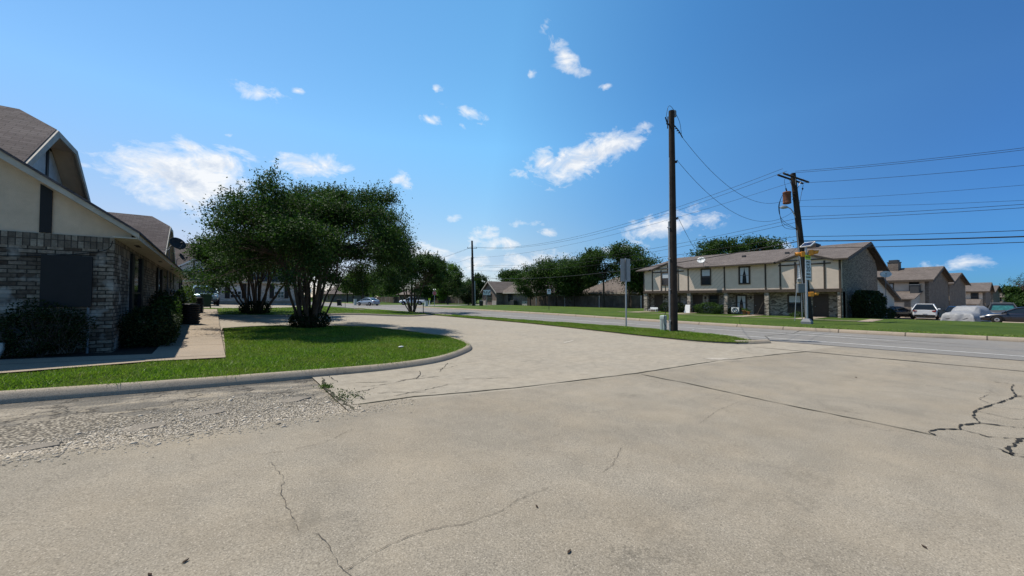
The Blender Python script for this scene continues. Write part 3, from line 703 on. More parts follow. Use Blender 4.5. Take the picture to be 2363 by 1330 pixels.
# jerkinhead dormers
def dormer(face_x, yc, zt, hwt, wall_back):
    zb = rz(face_x); k = .70; hb_ = hwt+(zt-zb)/k; zr = zt+hwt*k; xr = face_x-hwt*.95
    back = EX-(zr-ZE)/SL
    d = hb()
    for sg in (-1, 1):
        d.prism([(face_x, yc+sg*hb_, zb), (face_x, yc+sg*hwt, zt), (xr, yc, zr), (back, yc, zr)], (0, 0, .06))
    d.prism([(face_x, yc-hwt, zt), (face_x, yc+hwt, zt), (xr, yc, zr)], (0, 0, .06))
    dm = d.build('dormer', M['shLx'], house)
    fx = face_x-wall_back; zf = rz(fx)
    hf = hwt+(zt-zf)/k-.05
    hb().prism([(fx, yc-hf, zf-.3), (fx, yc+hf, zf-.3), (fx, yc+hf, zf), (fx, yc+hwt+.05, zt-.12), (fx, yc-hwt-.05, zt-.12), (fx, yc-hf, zf)], (-.08, 0, 0)).build('dormer_wall', M['stuccoW'], dm)
    for yy, w in ((yc-1.15, .15), (yc+.55, .15), (yc-2.3, .12)):
        zt2 = min(zt-.1, zf+(hf-abs(yy-yc))*k-.06)
        hb().box(fx, fx+.035, yy-w/2, yy+w/2, zf-.3, zt2).build('batten', M['dgrey'], dm)
    # soffit under the overhang and the barge boards round the opening
    for sg in (-1, 1):
        hb().prism([(face_x-.01, yc+sg*hb_, zb-.02), (face_x-.01, yc+sg*hwt, zt-.02), (fx, yc+sg*hwt, zt-.02), (fx, yc+sg*hb_, zb-.02)], (0, 0, -.02)).build('dormer_soffit', M['stucco'], dm)
        hb().prism([(face_x, yc+sg*hb_, zb+.02), (face_x, yc+sg*hwt, zt+.03), (face_x, yc+sg*(hwt-.12), zt-.13), (face_x, yc+sg*(hb_-.2), zb-.02)], (.045, 0, 0)).build('barge_board', M['trimW'], dm)
    hb().prism([(face_x-.01, yc-hwt, zt-.02), (face_x-.01, yc+hwt, zt-.02), (fx, yc+hwt, zt-.02), (fx, yc-hwt, zt-.02)], (0, 0, -.02)).build('dormer_soffit', M['stucco'], dm)
    hb().prism([(face_x, yc-hwt, zt+.03), (face_x, yc+hwt, zt+.03), (face_x, yc+hwt-.1, zt-.13), (face_x, yc-hwt+.1, zt-.13)], (.045, 0, 0)).build('barge_board', M['trimW'], dm)
dormer(-3.5, 17.1, 6.40, .95, .5)
dormer(-2.15, 32.6, 6.12, .95, .4)

# ------------------------------------------------------------------ things round the left house
def dish(loc, r, aim, label, post, mat='dish', base=None):
    """dish on a bent post; aim: direction it faces; base: foot of the post"""
    e = empty('satellite_dish', base, label, 'satellite dish')
    q = Vector(aim).normalized().to_track_quat('Z', 'Y').to_matrix().to_4x4()
    c = Vector(loc)
    prof = [(r*t, .22*r*t*t) for t in (0.02, .25, .5, .75, 1.0)]
    d = MB(o=base).lathe(prof+[(r*1.02, .22*r-.012), (r*.75, .12*r-.02), (.02, -.02)], 26)
    d.xform(Matrix.Translation(c) @ q @ Matrix.Diagonal((1, .88, 1, 1))).build('reflector', M[mat], e)
    MB(o=base).tube(smooth_path([base, tuple(Vector(base)+Vector((0, 0, (c.z-base[2])*.75))), tuple(c-Vector(aim).normalized()*.06)], 4), post, 8).build('mast', M['grey'], e)
    tip = c+(q.to_3x3() @ Vector((0, -r*.35, r*1.05))); low = c+(q.to_3x3() @ Vector((0, -r*.88, .02)))
    arm = MB(o=base).tube([low, tip], .012, 6).build('feed_arm', M['grey'], e)
    MB(o=base).tube([tip, tip-(tip-c).normalized()*.1], [.035, .05], 8).build('feed_horn', M['dgrey'], arm)
    return e
d1 = dish((-1.28, 22.42, 4.12), .33, (.55, -.70, .42), 'large dark satellite dish on braced mast at the near house eave', .02, 'dish', (-1.5, 22.2, 3.36))
MB(o=d1.location).tube([(-1.62, 21.3, 3.62), (-1.5, 22.15, 3.86)], .012, 6).tube([(-2.0, 22.3, 3.75), (-1.5, 22.2, 3.9)], .012, 6).build('brace', M['grey'], d1)
dish((-1.32, 26.6, 3.86), .25, (.85, -.25, .45), 'small satellite dish seen edge on behind the large dark dish', .018, 'dish', (-1.5, 26.6, 3.36))

def shrub(name, c, rad, n, size, label, mat='leafd', group=None, z=None, flat=.0, lit=0):
    z0 = T(c[0], c[1])+.1 if z is None else z
    e = empty(name, (c[0], c[1], z0), label, 'shrub', group)
    u = rng.normal(size=(n, 3)); u /= np.linalg.norm(u, axis=1)[:, None]
    q = rng.uniform(.45, 1.0, n)**.45
    lump = 1+.10*np.sin(u[:, 0]*5+c[0])+.10*np.sin(u[:, 1]*6+c[1]*2)+.08*np.sin(u[:, 2]*7)
    P = u*q[:, None]*lump[:, None]*np.array(rad)
    if flat: P = np.sign(P)*np.minimum(np.abs(P), np.array(rad)*flat)
    P[:, 2] += rad[2]*.95; P[:, 2] = np.maximum(P[:, 2], .02)
    leaves('foliage', P, size, M[mat], e, rng)
    mb = MB()
    r = random.Random(int(c[0]*100))
    for i in range(7):
        a = r.uniform(0, 6.28); mb.tube([(0, 0, -.1), (rad[0]*.3*math.cos(a), rad[1]*.3*math.sin(a), rad[2]*.8), (rad[0]*.6*math.cos(a), rad[1]*.6*math.sin(a), rad[2]*1.4)], [.02, .015, .005], 5)
    mb.build('stems', M['barkd'], e)
    return e
shrub('shrub', (-1.32, 14.6), (.62, 1.1, .58), 5200, .075, 'largest dark shrub at the near corner of the brick townhouse')
shrub('shrub', (-1.2, 16.3), (.42, .55, .62), 3000, .07, 'dark shrub with sunlit leaves beside the sidewalk, nearest the bend', 'leafo')
shrub('shrub', (-1.25, 18.2), (.42, .7, .72), 3600, .07, 'upright boxy dark shrub with bright top just before the ribbed air conditioner', 'leafo', flat=.85)
shrub('shrub', (-1.05, 24.6), (.42, .9, .85), 3000, .09, 'bright leafy shrub between the two ribbed air conditioners', 'leafs')
shrub('shrub', (-1.55, 20.0), (.35, .8, .75), 2200, .08, 'dark narrow shrub against the brick wall behind the first air conditioner')
e = shrub('shrub', (-2.95, 12.95), (.72, .34, .62), 5200, .055, 'dead looking dark shrub with bare twigs under the boarded window')
mb = MB(); r = random.Random(5)
for i in range(46):
    a = r.uniform(0, 6.28); L = r.uniform(.5, 1.15); x, y = r.uniform(-.5, .5), r.uniform(-.12, .12)
    mb.tube([(x, y, .05), (x+.25*math.cos(a)*L, y+.15*math.sin(a)*L, .5*L), (x+.55*math.cos(a)*L, y+.25*math.sin(a)*L-.05, (.75+r.uniform(0, .3))*L)], [.008, .006, .003], 4)
mb.build('bare_twigs', M['woodf'], e)
mb = MB(o=(-3.52, 12.62, T(-3.5, 12.6)+.1)); z = T(-3.5, 12.6)+.1
mb.prism([(-3.64, 12.55, z), (-3.42, 12.55, z), (-3.36, 12.6, z+.2), (-3.36, 12.62, z+.34), (-3.52, 12.66, z+.36), (-3.60, 12.6, z+.16)], (0, .12, 0))
tag(mb.build('stone_block', M['stone'], bevel=.02), 'rough white stone block standing by the walk under the boarded window', 'stone')
mb = MB(o=(-3.6, 12.9, z)); mb.obox((-3.5, 12.95, z+.42), (.62, .07, .26), (0, R(-38), 0))
tag(mb.build('leaning_slab', M['dgrey'], bevel=.01), 'grey slab leaning against the brick wall above the white stone', 'slab')

def condenser(x, y, label):
    z = T(x, y)+.13
    e = empty('air_conditioner', (x, y, z), label, 'air conditioner', 'round ribbed air conditioners beside the sidewalk')
    prof = [(.29, 0), (.31, .04)]
    for i in range(8): zz = .06+i*.092; prof += [(.335, zz), (.335, zz+.05), (.295, zz+.055), (.295, zz+.088)]
    prof += [(.335, .80), (.33, .84), (.28, .86), (.02, .88)]
    MB().lathe(prof, 28).build('ribbed_casing', M['black'], e)
    g = MB()
    for q in range(3):
        rr = .08+.08*q; g.tube([(rr*math.cos(2*math.pi*j/20), rr*math.sin(2*math.pi*j/20), .885) for j in range(21)], .006, 4)
    g.build('fan_grille', M['dgrey'], e)
    MB().box(-.4, .4, -.4, .4, -.08, .0).build('base_slab', M['kerb'], e, .01)
condenser(-.74, 21.4, 'round black ribbed air conditioner nearest along the sidewalk')
condenser(-.72, 28.6, 'round black ribbed air conditioner further along the sidewalk')

def wheeled_bin(x, y, s, rz_, mat, label, z=None):
    e = empty('wheelie_bin', (x, y, T(x, y)+.03 if z is None else z), label, 'trash bin', rz=rz_)
    e.scale = (s, s, s)
    def fr(w, d, z): return [(-w, -d, z), (w, -d, z), (w, d, z), (-w, d, z)]
    b = MB(); b.add(fr(.24, .27, .08)+fr(.30, .34, .95)+fr(.33, .37, .95)+fr(.33, .37, .99),
                    [(3, 2, 1, 0)]+[(i*4+j, i*4+(j+1) % 4, (i+1)*4+(j+1) % 4, (i+1)*4+j) for i in range(3) for j in range(4)]+[(12, 13, 14, 15)])
    b.build('body', mat, e, .02)
    l = MB(); l.add(fr(.335, .38, .995)+fr(.32, .36, 1.04)+fr(.2, .22, 1.07), [(3, 2, 1, 0)]+[(i*4+j, i*4+(j+1) % 4, (i+1)*4+(j+1) % 4, (i+1)*4+j) for i in range(2) for j in range(4)]+[(8, 9, 10, 11)])
    l.build('lid', mat, e, .015)
    MB().tube([(-.3, .40, .93), (.3, .40, .93)], .018, 8).build('handle', M['black'], e)
    for sx_ in (-1, 1):
        MB().cyl((sx_*.25, .27, .11), (sx_*.31, .27, .11), .11, n=16).build('wheel', M['tyre'], e)
    return e
wheeled_bin(-.36, 35.9, 1.0, .1, M['bingreen'], 'dark green wheelie bin in front of the parked blue truck')
wheeled_bin(8.3, 48.5, 1.15, .3, M['black'], 'black wheelie bin at the far corner behind the basketball hoop tree')
wheeled_bin(19.0, 77.0, 1.25, -.5, M['black'], 'large black bin standing by the far street edge')

# ================================================================== BACK HOUSE
BZ = T(0, 54)+.1
bh = empty('brick_house', (-2, 54, BZ), 'white brick house with dark roof beyond the parking pad', 'house')
def bb(): return MB(o=(-2, 54, BZ))
bb().box(-16, 8.8, 54, 54.2, BZ-.6, 3.45).box(8.6, 8.8, 54.2, 66, BZ-.8, 3.45).box(-16, -15.8, 54.2, 66, BZ-.4, 3.45).build('wall', M['brickW'], bh)
bb().prism([(-16.6, 53.4, 3.5), (9.3, 53.4, 3.5), (9.3, 60, 8.2), (-16.6, 60, 8.2)], (0, -.04, .07)).build('roof', M['shB'], bh)
bb().prism([(-16.6, 66.6, 3.5), (9.3, 66.6, 3.5), (9.3, 60, 8.2), (-16.6, 60, 8.2)], (0, .04, .07)).build('roof', M['shB'], bh)
bb().prism([(8.75, 54.1, 3.45), (8.75, 65.9, 3.45), (8.75, 60, 8.05)], (.05, 0, 0)).build('gable_panel', M['stuccoW'], bh)
bb().box(-16.6, 9.3, 53.36, 53.42, 3.38, 3.58).build('fascia', M['trimW'], bh)
bb().box(-16.5, 9.2, 53.42, 54, 3.40, 3.43).build('soffit', M['trimW'], bh)
for xw in (2.1, -7.5, 6.4):
    w = bb().box(xw-.5, xw+.5, 53.97, 53.995, 1.65, 3.25).build('window', M['glass'], bh)
    f = bb()
    for t in (0, 1, 2, 3): f.box(xw-.51+t*.333, xw-.47+t*.333, 53.945, 53.97, 1.65, 3.25)
    for t in range(5): f.box(xw-.5, xw+.5, 53.94, 53.965, 1.63+t*.39, 1.67+t*.39)
    f.build('frame', M['framew'], w)
    bb().box(xw-.45, xw+.45, 53.966, 53.969, 2.45, 3.2).build('curtain', M['curtain'], w)
    for a in (-1.0, .55):
        bb().box(xw+a, xw+a+.45, 53.94, 53.99, 1.6, 3.3).build('shutter', M['black'], bh)
bb().box(-16, 8.8, 53.93, 53.99, BZ, BZ+.28).build('plinth', M['kerb'], bh)
def gabled_dormer(xc):
    d = bb(); za = 6.15; hw = 2.1
    for sg in (-1, 1):
        d.prism([(xc+sg*(hw+.25), 54.3, 4.85), (xc, 54.3, 6.35), (xc, 57.4, 6.35), (xc+sg*(hw+.25), 55.3, 4.85)], (0, 0, .08))
    dm = d.build('dormer', M['shB'], bh)
    bb().prism([(xc-hw, 54.6, 4.5), (xc+hw, 54.6, 4.5), (xc+hw, 54.6, 4.9), (xc, 54.6, 6.3), (xc-hw, 54.6, 4.9)], (0, .1, 0)).build('dormer_wall', M['stuccoW'], dm)
    for xx in (-.75, .75): bb().box(xc+xx-.09, xc+xx+.09, 54.56, 54.6, 4.6, 5.7).build('batten', M['dgrey'], dm)
    bb().box(xc-hw, xc+hw, 54.5, 54.58, 4.3, 4.62).build('sill_beam', M['dgrey'], dm)
    for sg in (-1, 1):
        bb().prism([(xc+sg*(hw+.25), 54.28, 4.78), (xc, 54.28, 6.3), (xc, 54.28, 6.48), (xc+sg*(hw+.25), 54.28, 4.96)], (0, -.04, 0)).build('barge_board', M['framew'], dm)
gabled_dormer(-.9); gabled_dormer(5.6); gabled_dormer(-9)

# basketball hoop
hx, hy = 2.55, 32.4; hz = T(hx, hy)+.05
e = empty('basketball_hoop', (hx, hy, hz), 'portable basketball hoop with white backboard half hidden by tree leaves', 'basketball hoop', rz=R(-6))
MB().cyl((0, .75, 0), (0, .75, 2.6), .05).tube([(0, .75, 2.5), (0, .1, 3.2)], .04, 8).tube([(0, .75, 2.1), (0, .1, 2.9)], .03, 8).build('pole', M['black'], e)
b = MB().box(-.76, .76, -.02, .02, 2.75, 3.65).build('backboard', M['white'], e, .01)
MB().box(-.3, .3, -.026, -.02, 2.9, 2.95).box(-.3, .3, -.026, -.02, 3.3, 3.35).box(-.3, -.25, -.026, -.02, 2.95, 3.3).box(.25, .3, -.026, -.02, 2.95, 3.3).build('target_square', M['black'], b)
MB().tube([(.23*math.cos(2*math.pi*j/20), -.27+.23*math.sin(2*math.pi*j/20), 2.88) for j in range(21)], .012, 6).build('rim', M['amber'], e)
mb = MB()
for j in range(12):
    a = 2*math.pi*j/12; mb.tube([(.22*math.cos(a), -.27+.22*math.sin(a), 2.87), (.13*math.cos(a+.3), -.27+.13*math.sin(a+.3), 2.45)], .006, 4)
mb.build('net', M['white'], e)
MB().box(-.35, .35, .3, 1.2, 0, .16).build('base_tank', M['black'], e, .03)
# ================================================================== RIGHT TOWNHOUSES
TX, TY0, TY1 = 37.9, 6.9, 23.95
TZ = 0.02
tb = empty('townhouse_row', (TX, TY0, TZ), 'long two storey beige and brick townhouse block across the street with dark batten trim', 'townhouses')
def tbm(): return MB(o=(TX, TY0, TZ))
Z1, Z2, Z3 = 2.17, 2.42, 4.66
RZX, RZZ = 46.9, 6.72
SLR = (RZZ-Z3)/(RZX-TX+.5)
tbm().box(38.85, 39.0, TY0+.25, TY1-.2, -.2, Z1+.1).box(39.0, 55, TY1-.3, TY1-.1, -.9, Z3).build('ground_floor_wall', M['brickR'], tb)
for a, b in ((23.53, 23.95), (18.68, 19.02), (15.17, 15.5), (11.82, 12.14), (6.9, 7.2)):
    tbm().box(TX+.02, TX+.42, a, b, -.25, Z1).build('column', M['brickR'], tb)
tbm().box(TX+.42, 38.85, TY0, TY0+.25, -.5, Z1).box(TX+.42, 38.85, TY1-.25, TY1, -.3, Z1).build('end_wall', M['brickG'], tb)
tbm().box(TX, 39.0, TY0+.003, TY1, Z1+.03, Z2).build('porch_ceiling', M['trimB'], tb)
tbm().box(TX-.06, TX, TY0, TY1+.02, Z1, Z2).build('band_board', M['trimB'], tb)
tbm().box(TX, TX+.15, TY0+.01, TY1, Z2, Z3).build('upper_wall', M['stuccoR'], tb)
tbm().box(TX-.012, TX-.002, 15.42, 18.85, Z2, Z3-.02).build('diagonal_siding', M['diag'], tb)
for y in (23.9, 22.85, 21.82, 20.9, 19.93, 18.87, 15.4, 12.02, 10.92, 9.86, 7.95, 7.02):
    tbm().box(TX-.035, TX-.014, y-.06, y+.06, Z2, Z3-.01).build('batten', M['trimD'], tb)
# gable end of brick
tbm().prism([(TX+.15, TY0, -.6), (53.0, TY0, -1.1), (53.0, TY0, Z3-.2), (RZX+5, TY0, Z3+.75), (RZX, TY0, RZZ-.16), (TX+.15, TY0, Z3+.05)], (0, .2, 0)).build('gable_wall', M['brickG'], tb)
tbm().box(52.9, 53.1, TY0+.2, TY1-.3, -.9, Z3).build('rear_wall', M['brickG'], tb)
tbm().prism([(TX+.15, TY1-.31, Z3-.05), (53, TY1-.31, Z3-.05), (RZX, TY1-.31, RZZ-.16)], (0, .2, 0)).build('gable_wall', M['stuccoR'], tb)
EXR = TX-.5
PED = ((21.05, 1.95), (9.3, 1.95))
SEG = [(6.45, 7.35, 0), (7.35, 11.25, 1), (11.25, 19.1, 0), (19.1, 23.0, 1), (23.0, 24.6, 0)]   # the eave is cut back under the pediments
rfm = tbm()
for y0, y1, cut in SEG:
    xe_ = TX-.10 if cut else EXR; ze_ = Z3-.01+(xe_-EXR)*SLR
    rfm.prism([(xe_, y0, ze_), (RZX, y0, RZZ), (RZX, y0, RZZ+.09), (xe_, y0, ze_+.08)], (0, y1-y0, 0))
rf = rfm.build('roof', M['shR'], tb)
tbm().prism([(2*RZX-EXR+.3, 6.45, Z3-.08), (RZX, 6.45, RZZ), (RZX, 6.45, RZZ+.09), (2*RZX-EXR+.3, 6.45, Z3+.0)], (0, 18.15, 0)).build('roof', M['shR'], tb)
sfm, fcm = tbm(), tbm()
for y0, y1, cut in SEG:
    if not cut:
        sfm.box(EXR+.02, TX, y0+.03, y1-.03, Z3-.03, Z3-.015); fcm.box(EXR-.03, EXR+.02, y0, y1, Z3-.06, Z3+.06)
sfm.build('soffit', M['trimB'], tb); fcm.build('fascia', M['trimB'], tb)
for sg, xe in ((1, EXR), (-1, 2*RZX-EXR+.3)):
    zz = Z3-.02 if sg == 1 else Z3-.1
    tbm().prism([(xe, 6.43, zz-.16), (RZX, 6.43, RZZ-.17), (RZX, 6.43, RZZ+.02), (xe, 6.43, zz+.03)], (0, -.03, 0)).build('rake_board', M['trimD'], tb)
    tbm().prism([(xe, 6.45, zz-.06), (RZX, 6.45, RZZ-.06), (RZX, 6.45, RZZ-.02), (xe, 6.45, zz-.02)], (0, .45, 0)).build('rake_soffit', M['trimD'], tb)
for yc, hw in ((21.05, 1.95), (9.3, 1.95)):
    za = 5.34; x0 = TX-.16
    d = tbm(); zb = Z3-.02
    xb = TX-.5+(za-Z3)/SLR
    for sg in (-1, 1):
        d.prism([(x0, yc+sg*hw, zb+.06), (x0, yc, za), (xb, yc, za+.03), (TX+.12, yc+sg*hw, zb+.16)], (0, 0, .07))
    pd = d.build('pediment', M['shR'], tb)
    tbm().prism([(TX-.01, yc-hw+.2, Z3-.22), (TX-.01, yc+hw-.2, Z3-.22), (TX-.01, yc+hw-.2, Z3+.0), (TX-.01, yc, za-.08), (TX-.01, yc-hw+.2, Z3+.0)], (.1, 0, 0)).build('pediment_face', M['stuccoR'], pd)
    tbm().box(TX-.045, TX-.012, yc-hw+.2, yc+hw-.2, Z3-.28, Z3-.18).box(TX-.045, TX-.012, yc-.05, yc+.05, Z3-.18, za-.2).build('pediment_beam', M['trimD'], pd)
    for sg in (-1, 1):
        tbm().prism([(x0-.01, yc+sg*hw, zb-.06), (x0-.01, yc, za-.08), (x0-.01, yc, za+.06), (x0-.01, yc+sg*hw, zb+.08)], (-.03, 0, 0)).build('barge_board', M['trimD'], pd)
        tbm().prism([(x0, yc+sg*hw, zb-.03), (x0, yc, za-.03), (TX, yc, za-.03), (TX, yc+sg*hw, zb-.03)], (0, 0, .02)).build('pediment_soffit', M['trimB'], pd)
def window(m, par, x, y0, y1, z0, z1, mode=0, fw=.095):
    w = m().box(x-.012, x-.004, y0, y1, z0, z1).build('window', M['glass'], par)
    f = m().box(x-.06, x-.012, y0-fw, y0, z0-fw, z1+fw).box(x-.06, x-.012, y1, y1+fw, z0-fw, z1+fw).box(x-.06, x-.012, y0, y1, z1, z1+fw).box(x-.06, x-.012, y0, y1, z0-fw, z0)
    f.build('frame', M['trimB'], w)
    zm = (z0+z1)/2
    m().box(x-.03, x-.012, y0, y1, zm-.02, zm+.02).build('meeting_rail', M['framew' if mode == 3 else 'frame'], w)
    if mode == 1: m().box(x-.018, x-.013, y0+.03, y1-.03, zm+.1, z1-.03).build('blind', M['curtain'], w)
    if mode == 2:
        c = m()
        for q in (0, 1):
            ya = y0+.05 if q == 0 else y1-.05; s = 1 if q == 0 else -1
            c.prism([(x-.016, ya, z0+.05), (x-.016, ya+s*.16, z0+.05), (x-.016, ya+s*.2, zm), (x-.016, ya+s*.3, z1-.3), (x-.016, ya+s*.33, z1-.02), (x-.016, ya, z1-.02)], (-.003, 0, 0))
        c.build('curtain', M['curtain'], w)
    if mode == 3:
        c = m()
        for q in range(1, 3): c.box(x-.024, x-.013, y0+(y1-y0)*q/3-.012, y0+(y1-y0)*q/3+.012, z0, z1)
        for q in range(1, 6): c.box(x-.026, x-.013, y0, y1, z0+(z1-z0)*q/6-.012, z0+(z1-z0)*q/6+.012)
        c.build('muntins', M['framew'], w); m().box(x-.0125, x-.012, y0, y1, z0, z1).build('blind', M['curtain'], w)
    return w
window(tbm, tb, TX, 20.98, 21.72, 3.06, 4.30, 1); window(tbm, tb, TX-.012, 16.7, 17.5, 3.0, 4.45, 1)
window(tbm, tb, TX, 13.3, 14.08, 3.0, 4.45, 2); window(tbm, tb, TX, 8.95, 9.72, 3.3, 4.4, 3)
for y in (20.9, 21.35, 21.8): tbm().box(TX-.034, TX-.013, y-.04, y+.04, Z2, 3.0).build('batten', M['trimD'], tb)
def door(y0, y1):
    d = tbm().box(38.8, 38.845, y0, y1, .06, 1.92).build('door', M['door'], tb)
    tbm().box(38.79, 38.849, y0-.07, y0, .06, 1.99).box(38.79, 38.849, y1, y1+.07, .06, 1.99).box(38.79, 38.849, y0, y1, 1.92, 1.99).build('door_frame', M['trimB'], d)
    tbm().lathe([(.0, 0), (.03, .01), (.03, .04), (.0, .05)], 10).xform(Matrix.Translation((38.79, y1-.08, .98)) @ Euler((0, R(-90), 0)).to_matrix().to_4x4()).build('knob', M['steel'], d)
for a in ((22.28, 23.12), (17.95, 18.79), (12.38, 13.2), (8.0, 8.86)): door(*a)
window(tbm, tb, 38.85, 20.3, 21.15, .7, 1.88); window(tbm, tb, 38.85, 16.42, 17.2, 1.05, 1.9)
window(tbm, tb, 38.85, 13.93, 14.7, .58, 1.88, 2); window(tbm, tb, 38.85, 9.75, 10.6, .52, 1.88, 1)
for y in (21.9, 17.6, 13.5, 9.15):
    tbm().lathe([(.02, -.12), (.06, -.1), (.07, .05), (.03, .1)], 10, (38.76, y, 1.72)).build('porch_lamp', M['black'], tb)
tbm().cyl((TX-.03, 6.98, .1), (TX-.03, 6.98, Z3-.05), .04).build('downpipe', M['trimB'], tb)
for y in (19.5, 15.2, 11.5):
    tbm().box(TX+4.4, TX+4.7, y, y+.3, Z3+SLR*4.9+.02, Z3+SLR*4.9+.28).build('roof_vent', M['dgrey'], tb)
tbm().box(RZX-1.2, RZX+.6, 10.2, 11.6, RZZ-.2, RZZ+.28).build('chimney_box', M['trimD'], tb)
tbm().box(38.79, 38.83, 9.1, 9.32, 1.0, 1.35).build('notice_plate', M['white'], tb)
# things on and before it
ac = empty('window_air_conditioner', (TX, 9.35, 3.0), 'white window air conditioner below the upstairs window behind the leaning pole', 'air conditioner')
MB().box(-.32, 0, -.33, .33, -.02, .30).build('casing', M['white'], ac, .015)
g = MB()
for i in range(8): g.box(-.33, -.322, -.05, .29, .02+i*.032, .035+i*.032)
g.build('grille', M['dgrey'], ac)
dish((37.15, 17.2, 5.32), .36, (-.85, -.3, .42), 'white satellite dish on the long townhouse roof above the second window', .025, 'white', (37.6, 17.2, 4.74))
dish((52.3, 6.2, 3.98), .42, (-.85, -.15, .5), 'pale satellite dish on a tall thin pole beside the lean-to shed', .025, 'white', (51.7, 6.15, T(51.7, 6.15)))
# lean-to with lap siding behind the gable end
ln = empty('lean_to_garage', (53.1, 6.9, -.9), 'pale lap sided lean-to with steep brown roof edge behind the brick gable', 'shed')
def lb(): return MB(o=(53.1, 6.9, -.9))
lb().prism([(53.1, 6.9, -1.2), (64.0, 6.9, -1.2), (64.0, 6.9, 1.6), (53.1, 6.9, 3.55)], (0, 6, 0)).build('wall', M['siding'], ln)
lb().prism([(53.02, 6.5, 3.58), (65.0, 6.5, 1.42), (65.0, 6.5, 1.6), (53.02, 6.5, 3.78)], (0, 6.6, 0)).build('roof', M['shM'], ln)
lb().prism([(53.02, 6.47, 3.5), (65.0, 6.47, 1.34), (65.0, 6.47, 1.6), (53.02, 6.47, 3.78)], (0, -.04, 0)).build('barge_board', M['trimB'], ln)

g2s = dict(group='shrubs along the townhouse front')
shrub('shrub', (37.6, 20.9), (.6, .95, .62), 1500, .13, 'rounded bush beside the white bench at the far townhouse', 'leafd', g2s['group'])
shrub('shrub', (37.5, 19.6), (.55, .62, .62), 1400, .12, 'dark boxy bush just right of the tall bare pole', 'leafd', g2s['group'], flat=.8)
shrub('shrub', (37.2, 16.6), (.7, 1.5, .68), 3000, .12, 'long clipped hedge under the dark ground floor window', 'leafo', g2s['group'], flat=.82)
shrub('shrub', (38.2, 14.9), (.35, .5, .4), 700, .11, 'small dark bush beside the black and white yard sign', 'leafd', g2s['group'])
shrub('shrub', (37.6, 9.6), (.4, .7, .28), 900, .11, 'low green plants below the window behind the leaning pole', 'leafo', g2s['group'])
shrub('shrub', (37.3, 8.95), (.35, .3, .85), 900, .11, 'upright dark bush behind the school zone signal pole', 'leafd', g2s['group'])
shrub('large_bush', (42.6, 6.1), (4.2, .85, 1.55), 9000, .17, 'large dark clipped bush against the brick gable end', 'leafd', None, -.45, flat=.8)
shrub('shrub', (49.6, 5.9), (1.3, .6, .7), 1500, .15, 'lower dark bush at the right foot of the large clipped bush', 'leafd', None, -.55)
bz = T(36.6, 22)+.2
be = empty('bench', (36.9, 22.2, bz), 'white garden bench at the far end of the townhouse front', 'bench'); be.scale = (.8, .72, .72)
MB().box(-.25, .25, -.62, .62, .36, .41).build('seat', M['white'], be, .01)
MB().box(.2, .25, -.62, .62, .45, .68).build('backrest', M['white'], be, .01)
for yy in (-.55, .55):
    for xx in (-.2, .2): MB().box(xx-.03, xx+.03, yy-.03, yy+.03, 0, .36).build('leg', M['white'], be)
wb = MB(o=(37.3, 18.75, .15)); wb.prism([(37.25, 18.45, .12), (37.25, 19.05, .12), (37.5, 18.98, .98), (37.5, 18.52, .98)], (.06, 0, 0))
tag(wb.build('white_board', M['white'], bevel=.01), 'white board leaning against the second brick column', 'board')
ys = empty('yard_sign', (37.1, 14.2, .2), 'small black and white square sign on the lawn by the doorway pots', 'sign')
MB().box(-.02, .02, -.32, .32, .12, .62).build('panel', M['white'], ys)
f = MB(); f.tube([(-.03, .2*math.cos(2*math.pi*j/20), .37+.18*math.sin(2*math.pi*j/20)) for j in range(21)], .035, 6)
f.prism([(-.03, -.12, .25), (-.03, -.06, .25), (-.03, .12, .5), (-.03, .06, .5)], (-.01, 0, 0)); f.prism([(-.025, -.31, .13), (-.025, -.15, .13), (-.025, -.31, .28)], (-.005, 0, 0)).prism([(-.025, .31, .13), (-.025, .15, .13), (-.025, .31, .28)], (-.005, 0, 0))
f.build('emblem', M['black'], ys); MB().box(-.01, .01, -.25, -.22, 0, .15).box(-.01, .01, .22, .25, 0, .15).build('stake', M['black'], ys)
for i, (x, y, s, lb_) in enumerate(((37.4, 13.55, .2, 'terracotta pot with small plant left of the third doorway'), (37.3, 13.2, .15, 'small terracotta pot closest to the third doorway'))):
    p = empty('flower_pot', (x, y, .2), lb_, 'flower pot', 'pots by the third doorway')
    MB().lathe([(s*.6, 0), (s*.9, s*1.5), (s, s*1.5), (s, s*1.8), (s*.85, s*1.8), (s*.8, s*1.6)], 14).build('pot', M['terracotta'], p)
    P = rng.normal(0, s*.6, (160, 3)); P[:, 2] = np.abs(P[:, 2])+s*1.8
    leaves('plant', P, .07, M['leafs'], p, rng)
br = MB(o=(37.9, 12.25, .2)); br.tube([(37.6, 12.62, .2), (37.86, 12.2, 1.35)], .015, 6); br.obox((37.6, 12.62, .22), (.08, .3, .1), (0, 0, 0))
tag(br.build('broom', M['woodf']), 'broom leaning on the brick column by the third doorway', 'broom')

